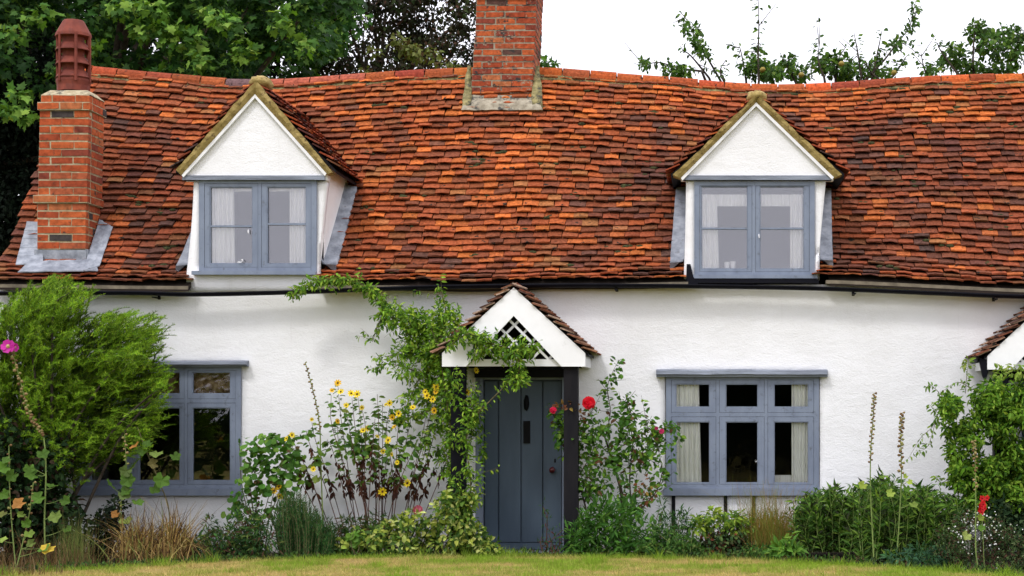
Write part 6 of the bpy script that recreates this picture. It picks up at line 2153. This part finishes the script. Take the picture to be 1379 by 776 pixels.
blob_leaves(L, OVAL, [(770, 590, 24, 18, 100), (800, 580, 22, 20, 80), (830, 575, 26, 20, 90), (855, 600, 26, 24, 100), (880, 620, 18, 24, 60), (785, 615, 20, 18, 70), (820, 610, 22, 18, 60), (845, 560, 16, 16, 40), (765, 570, 20, 10, 60), (880, 590, 14, 14, 30), (905, 600, 8, 20, 16), (820, 640, 40, 24, 90), (860, 660, 26, 20, 50), (790, 650, 14, 20, 40), (775, 600, 26, 22, 90), (850, 610, 30, 24, 80), (800, 655, 26, 20, 80), (840, 680, 40, 16, 90)], -0.62, .25, .064, RP)
L.build('foliage', M['leaf'], t); stems(sp, 'stem', M['bark'], t, 6)
L = Leaves(); blob_leaves(L, OVAL, [(765, 548, 16, 8, 50), (778, 560, 14, 10, 40), (808, 618, 6, 6, 10), (868, 660, 16, 20, 40)], -0.75, .15, .048, [(0.18, 0.07, 0.03, 2), (0.12, 0.06, 0.025, 2), (0.3, 0.2, 0.05, 1)]); L.build('young_leaves', M['leaf'], t, 'reddish young leaves')
for (fx, fy, r, tn) in [(793, 543, .074, (0.66, 0.006, 0.022)), (745, 553, .04, (0.6, 0.01, 0.06)), (891, 581, .03, (0.45, 0.02, 0.10)), (884, 577, .022, (0.35, 0.02, 0.09))]:
    flower(t, fx, fy, -0.85, r, tn, tn, 7, 2.6, ruffle=.35)
    if r > .05:
        flower(t, fx, fy, -0.87, r * .75, tuple(c * .92 for c in tn), tn, 7, 2.4, ruffle=.5); flower(t, fx, fy + 1, -0.89, r * .5, tn, tuple(c * .8 for c in tn), 6, 2.2, ruffle=.6)

bush('phlox_plants', 'dense green lance leaved plants under the leggy rose bush', 820, -1.0, [(x_, y_, 16, 20, 110) for x_, y_ in [(785, 715), (800, 700), (815, 720), (830, 705), (845, 722), (790, 738), (820, 740), (850, 740), (775, 728), (800, 725), (835, 735), (810, 690), (845, 690)]] + [(865, 715, 12, 20, 50), (870, 735, 16, 12, 60)], LANCE, .105, [(0.035, 0.10, 0.016, 3), (0.065, 0.17, 0.025, 3), (0.13, 0.27, 0.04, 1)], .3, droop=-.25, stem_n=14, stem_mat='green_stem', cat='plants')
bush('sedum_plant', 'thin plant with reddish stems at the right foot of the door', 745, -1.05, [(735, 700, 6, 16, 22), (738, 720, 8, 16, 30), (752, 725, 10, 18, 50), (728, 735, 8, 8, 30), (760, 715, 6, 20, 26), (745, 738, 16, 6, 50), (733, 683, 4, 12, 12)], LANCE, .045, [(0.04, 0.09, 0.035, 3), (0.12, 0.04, 0.03, 1)], .15, droop=-.1, stem_n=8, stem_mat='red_stem', cat='plant')
bush('dark_penstemon', 'dark narrow leaved plants under the left part of the right window', 898, -0.9, [(a, b, c, d, int(e * 2.3)) for a, b, c, d, e in [(885, 720, 10, 24, 80), (900, 712, 10, 22, 70), (912, 725, 10, 18, 70), (925, 705, 8, 20, 50), (895, 738, 20, 10, 120), (930, 738, 14, 10, 80), (893, 685, 6, 14, 20), (916, 700, 6, 16, 26), (875, 735, 10, 12, 60)]], LANCE, .066, [(0.02, 0.06, 0.014, 3), (0.04, 0.10, 0.022, 2), (0.09, 0.17, 0.035, 1)], .3, 'dark_leaf', droop=-.2, stem_n=12, cat='plants')
bush('choisya_bush', 'bright yellow green choisya with dark bare stems under the right window', 970, -0.85, [(a, b, c * 1.15, d * 1.1, int(e * 1.5)) for a, b, c, d, e in [(945, 702, 12, 8, 60), (960, 695, 12, 9, 70), (975, 702, 14, 10, 70), (992, 700, 12, 12, 80), (1005, 708, 10, 10, 50), (940, 712, 10, 8, 30), (985, 715, 16, 8, 60), (955, 712, 10, 8, 30)]], NARROW, .066, [(0.18, 0.28, 0.03, 3), (0.28, 0.36, 0.05, 2), (0.08, 0.16, 0.03, 2)], .25, stem_n=16, stem_mat='red_stem')
bush('heuchera_plants', 'low dark bronze and green leaves at the foot of the choisya', 968, -0.95, [(x_, y_, 16, 14, 190) for x_, y_ in [(945, 738), (965, 728), (985, 735), (1002, 738), (975, 742), (955, 744), (990, 722)]], OVAL, .05, [(0.03, 0.03, 0.012, 2), (0.03, 0.06, 0.02, 2), (0.14, 0.04, 0.02, .7), (0.07, 0.11, 0.03, 1)], .3, 'dark_leaf', stem_n=6, cat='plants')
bush('foxglove_rosette', 'bright green rosette of big leaves on the lawn edge beside the brown grass', 1060, -1.6, [(1045, 742, 10, 7, 26), (1060, 738, 10, 8, 36), (1072, 742, 10, 7, 36), (1064, 728, 4, 10, 12), (1050, 738, 8, 6, 20)], NARROW, .10, [(0.09, 0.2, 0.03, 2), (0.16, 0.28, 0.04, 1)], .2, droop=0, stem_n=3, cat='plant')

# dense leafy perennials right of the window
t = plant('penstemon_bed', 1180, -1.0, 'dense waist high stand of narrow leaved green perennials right of the right window', 'plants')
L, sp = Leaves(), []
for q in range(330):
    x0 = rng.uniform(1075, 1292)
    tp = np.interp(x0, [1075, 1100, 1140, 1180, 1230, 1292], [690, 668, 664, 656, 662, 672]) + 22 * nz(x0 / 11.0, 3.3) + abs(rng.normal(0, 12)) - 6
    Yq = rng.uniform(-1.75 if x0 > 1150 else -1.2, -0.3)
    bt = 744 + 12 * (x0 > 1150) * (Yq < -1)
    path = wpath([(x0 + rng.normal(0, 5), bt), (x0 + rng.normal(0, 4), (bt + tp) / 2), (x0 + rng.normal(0, 8), tp)], Yq, 8)
    sp.append((path, .004, .002))
    along_leaves(L, LANCE, path, 42, .092, [(0.035, 0.085, 0.013, 3), (0.075, 0.16, 0.022, 3), (0.17, 0.28, 0.04, 1.5), (0.025, 0.035, 0.013, 1.3)], .012, -.3)
L.build('foliage', M['leaf'], t); stems(sp, 'stem', M['green_stem'], t, 4)

# climber on the right porch
t = plant('right_climber', 1345, -0.9, 'dense bright green climber covering the right porch at the picture edge', 'climber')
L, sp = Leaves(), []
cb = [(1340 + 12 * (q % 4), 520 + 14 * q, 16, 14, 190) for q in range(12)] + [(1270, 560, 10, 20, 70), (1282, 600, 12, 24, 110)]
while len(cb) < 150:
    px, py = rng.uniform(1255, 1470), rng.uniform(505, 705)
    l_ = np.interp(py, [500, 520, 560, 620, 660, 700], [1290, 1258, 1268, 1280, 1276, 1300])
    tpp = np.interp(px, [1255, 1300, 1330, 1345, 1379], [520, 522, 525, 505, 492])
    if px < l_ + 6 or py < tpp + 6: continue
    cb.append((px, py, rng.uniform(9, 17), rng.uniform(8, 14), 185))
blob_leaves(L, NARROW, cb, -1.05, .55, .062, [(0.09, 0.19, 0.015, 3), (0.15, 0.28, 0.025, 3), (0.24, 0.36, 0.045, 1.5), (0.035, 0.09, 0.012, 2)])
for pts in [[(1270, 545), (1262, 560), (1256, 575), (1240, 590), (1222, 620)], [(1300, 530), (1302, 505), (1305, 486)], [(1275, 540), (1255, 520), (1246, 522)], [(1290, 560), (1262, 555), (1252, 545)], [(1285, 640), (1268, 650), (1260, 640)], [(1262, 560), (1250, 600), (1235, 608)], [(1310, 525), (1290, 515), (1268, 528)]]:
    path = wpath(pts, -1.1, 12); sp.append((path, .004, .0015)); along_leaves(L, NARROW, path, 34, .05, [(0.13, 0.24, 0.03, 2), (0.2, 0.3, 0.05, 1)], .02, .5)
blob_leaves(L, NARROW, [(1303, 490, 8, 7, 26), (1345, 505, 10, 10, 50), (1370, 498, 16, 10, 80)], -1.15, .12, .055, [(0.2, 0.3, 0.05, 2), (0.3, 0.36, 0.08, 1)])
for q in range(14):
    c = cb[rng.integers(len(cb))]; sp.append((wpath([(1345 + rng.uniform(-25, 25), 760), (1340 + rng.uniform(-20, 30), 690), (c[0], c[1])], -0.95, 10), .012, .003))
L.build('foliage', M['leaf'], t); stems(sp, 'stem', M['twig'], t, 5)

# white flowered shrub, bottom right
t = plant('white_flowered_bush', 1330, -2.3, 'rounded dark bush sprinkled with tiny white flowers at the bottom right', 'shrub')
L = Leaves()
wb = [(x_, y_, 18, 16, 210) for x_, y_ in [(1280, 715), (1300, 700), (1320, 715), (1345, 710), (1365, 725), (1300, 735), (1330, 740), (1360, 750), (1385, 745), (1285, 745), (1310, 755), (1340, 765), (1270, 735), (1290, 765), (1375, 770), (1345, 725)]]
blob_leaves(L, NARROW, wb, -2.3, .45, .038, [(0.03, 0.055, 0.018, 3), (0.05, 0.08, 0.025, 2), (0.06, 0.035, 0.02, 1.5), (0.10, 0.13, 0.05, .6)])
L.build('foliage', M['dark_leaf'], t)
L = Leaves(); n = 130
fx = rng.normal(1322, 26, n); fy = np.clip(rng.normal(712, 20, n), 682, 765)
k_ = np.hypot((fx - 1322) / 60, (fy - 735) / 55) < 1
fx, fy = fx[k_], fy[k_]; n = len(fx)
p = np.array([P(a, b, -2.6 + .15 * nz(a, b)) for a, b in zip(fx, fy)])
L.add(ROUND, p, rdir(n), rdir(n, (0, -1, .4), .3), rng.uniform(.008, .02, n), np.tile([.72, .72, .70], (n, 1)))
L.build('white_flowers', M['petal'], t, 'tiny white flowers', 'stuff')
stems([(smooth_path([(P(1325, 760, -2.3)[0] + rng.normal(0, .05), -2.3, 0), P(rng.uniform(1280, 1370), rng.uniform(705, 750), -2.3)], 6), .006, .002) for _ in range(16)], 'stem', M['red_stem'], t, 4)
t = plant('red_pelargonium', 1322, -2.5, 'red flower head above the white flowered bush', 'flower')
for q in range(11):
    flower(t, 1322 + rng.normal(0, 3.5), 684 + rng.normal(0, 7), -2.72 + rng.normal(0, .03), .032, (0.62, 0.012, 0.02), (0.3, 0.01, 0.01), 5, 1.8, face=(rng.normal(0, .5), -1, .3))
stems([(smooth_path([P(1326, 775, -2.7), P(1324, 730, -2.7), P(1322, 686, -2.68)], 8), .004, .003)], 'stem', M['green_stem'], t, 4)
bush('dark_laurel_bush.002', 'dark undergrowth in the shade under the right climber', 1370, -1.5, [(1360, 700, 26, 26, 300), (1385, 720, 26, 26, 300), (1400, 690, 30, 30, 300), (1345, 690, 16, 18, 120), (1440, 720, 40, 40, 500)], OVAL, .06, [(0.012, 0.028, 0.01, 3), (0.03, 0.05, 0.018, 1)], .4, 'dark_leaf')
bush('hellebore_plants', 'low blue green leaves along the lawn edge at the right', 1255, -2.3, [(1225, 752, 14, 8, 70), (1250, 755, 16, 9, 100), (1275, 762, 16, 10, 110), (1265, 745, 16, 10, 80), (1240, 742, 16, 8, 60), (1200, 750, 12, 7, 40)], LANCE, .085, [(0.03, 0.08, 0.04, 3), (0.05, 0.12, 0.05, 2)], .25, droop=0, stem_n=6, cat='plants')

# ---------------------------------------------------------------- ground cover and lawn grass
L = Leaves()
n = 5200
px = rng.uniform(-40, 1420, n); off = rng.uniform(.02, .55, n) ** 1.0
x = (px - CX) * 18.6 / F_PX + CAM[0]
y = np.array([lawn_edge(a) for a in x]) + off
hgt = rng.uniform(.0, .09, n)
L.add(NARROW, np.stack([x, y, hgt], 1), rdir(n, (0, -.2, .5), .5), rdir(n, (0, -.7, .5), .4), rng.uniform(.025, .06, n), pick([(0.04, 0.09, 0.02, 3), (0.08, 0.15, 0.03, 2), (0.09, 0.06, 0.03, 1), (0.03, 0.05, 0.02, 2)], n))
tag(L.build('ground_cover', M['leaf'], None), 'low weeds and fallen leaves along the edge of the bed', 'ground cover', None, 'stuff')

n = 230000
x = rng.uniform(-7.2, 8.2, n)
ex = np.interp(x, np.linspace(-7.3, 8.3, 400), [lawn_edge(a) for a in np.linspace(-7.3, 8.3, 400)])
y = ex - rng.random(n) ** 1.3 * 3.4 + .02
keep = y > -5.2
x, y, ex = x[keep], y[keep], ex[keep]; n = len(x)
patch = np.array([nz(a * 1.1, b * 1.6, 4.4) + .5 * nz(a * 3.7, b * 4.5, 9.1) for a, b in zip(x[:], y[:])])
edge_g = np.clip(1 - (ex - y) / .18, 0, 1)
tuft = np.array([nz(a * 3.3, b * 4.4, 20.0) for a, b in zip(x, y)]) > .38
g_ = np.clip(.50 + tuft * .5 + patch * 1.25 + edge_g * .6 + rng.normal(0, .18, n), 0, 1)[:, None]
dry = np.array([[0.52, 0.37, 0.15]]); grn = np.array([[0.21, 0.32, 0.03]])
tint = (dry * (1 - g_) + grn * g_) * rng.uniform(.7, 1.25, (n, 1))
h = rng.uniform(.012, .032, n) * (1 + edge_g * 1.0 * rng.random(n)) * (1 + .5 * g_[:, 0]) * (1 + 1.0 * tuft)
a = rng.uniform(0, 2 * math.pi, n)
lean = rng.normal(0, .5, (n, 2))
w_ = .0028
p0 = np.stack([x - w_ * np.cos(a), y - w_ * np.sin(a), np.full(n, .04)], 1); p1 = np.stack([x + w_ * np.cos(a), y + w_ * np.sin(a), np.full(n, .04)], 1)
p2 = np.stack([x + lean[:, 0] * h, y + lean[:, 1] * h, .045 + h], 1)
V = np.stack([p0, p1, p2], 1).reshape(-1, 3); F = np.arange(3 * n).reshape(-1, 3)
tag(link('grass', np_mesh('grass', V, [F], M['dry'], np.repeat(tint, 3, axis=0))), 'short patchy green and straw coloured lawn grass', 'grass', None, 'stuff')
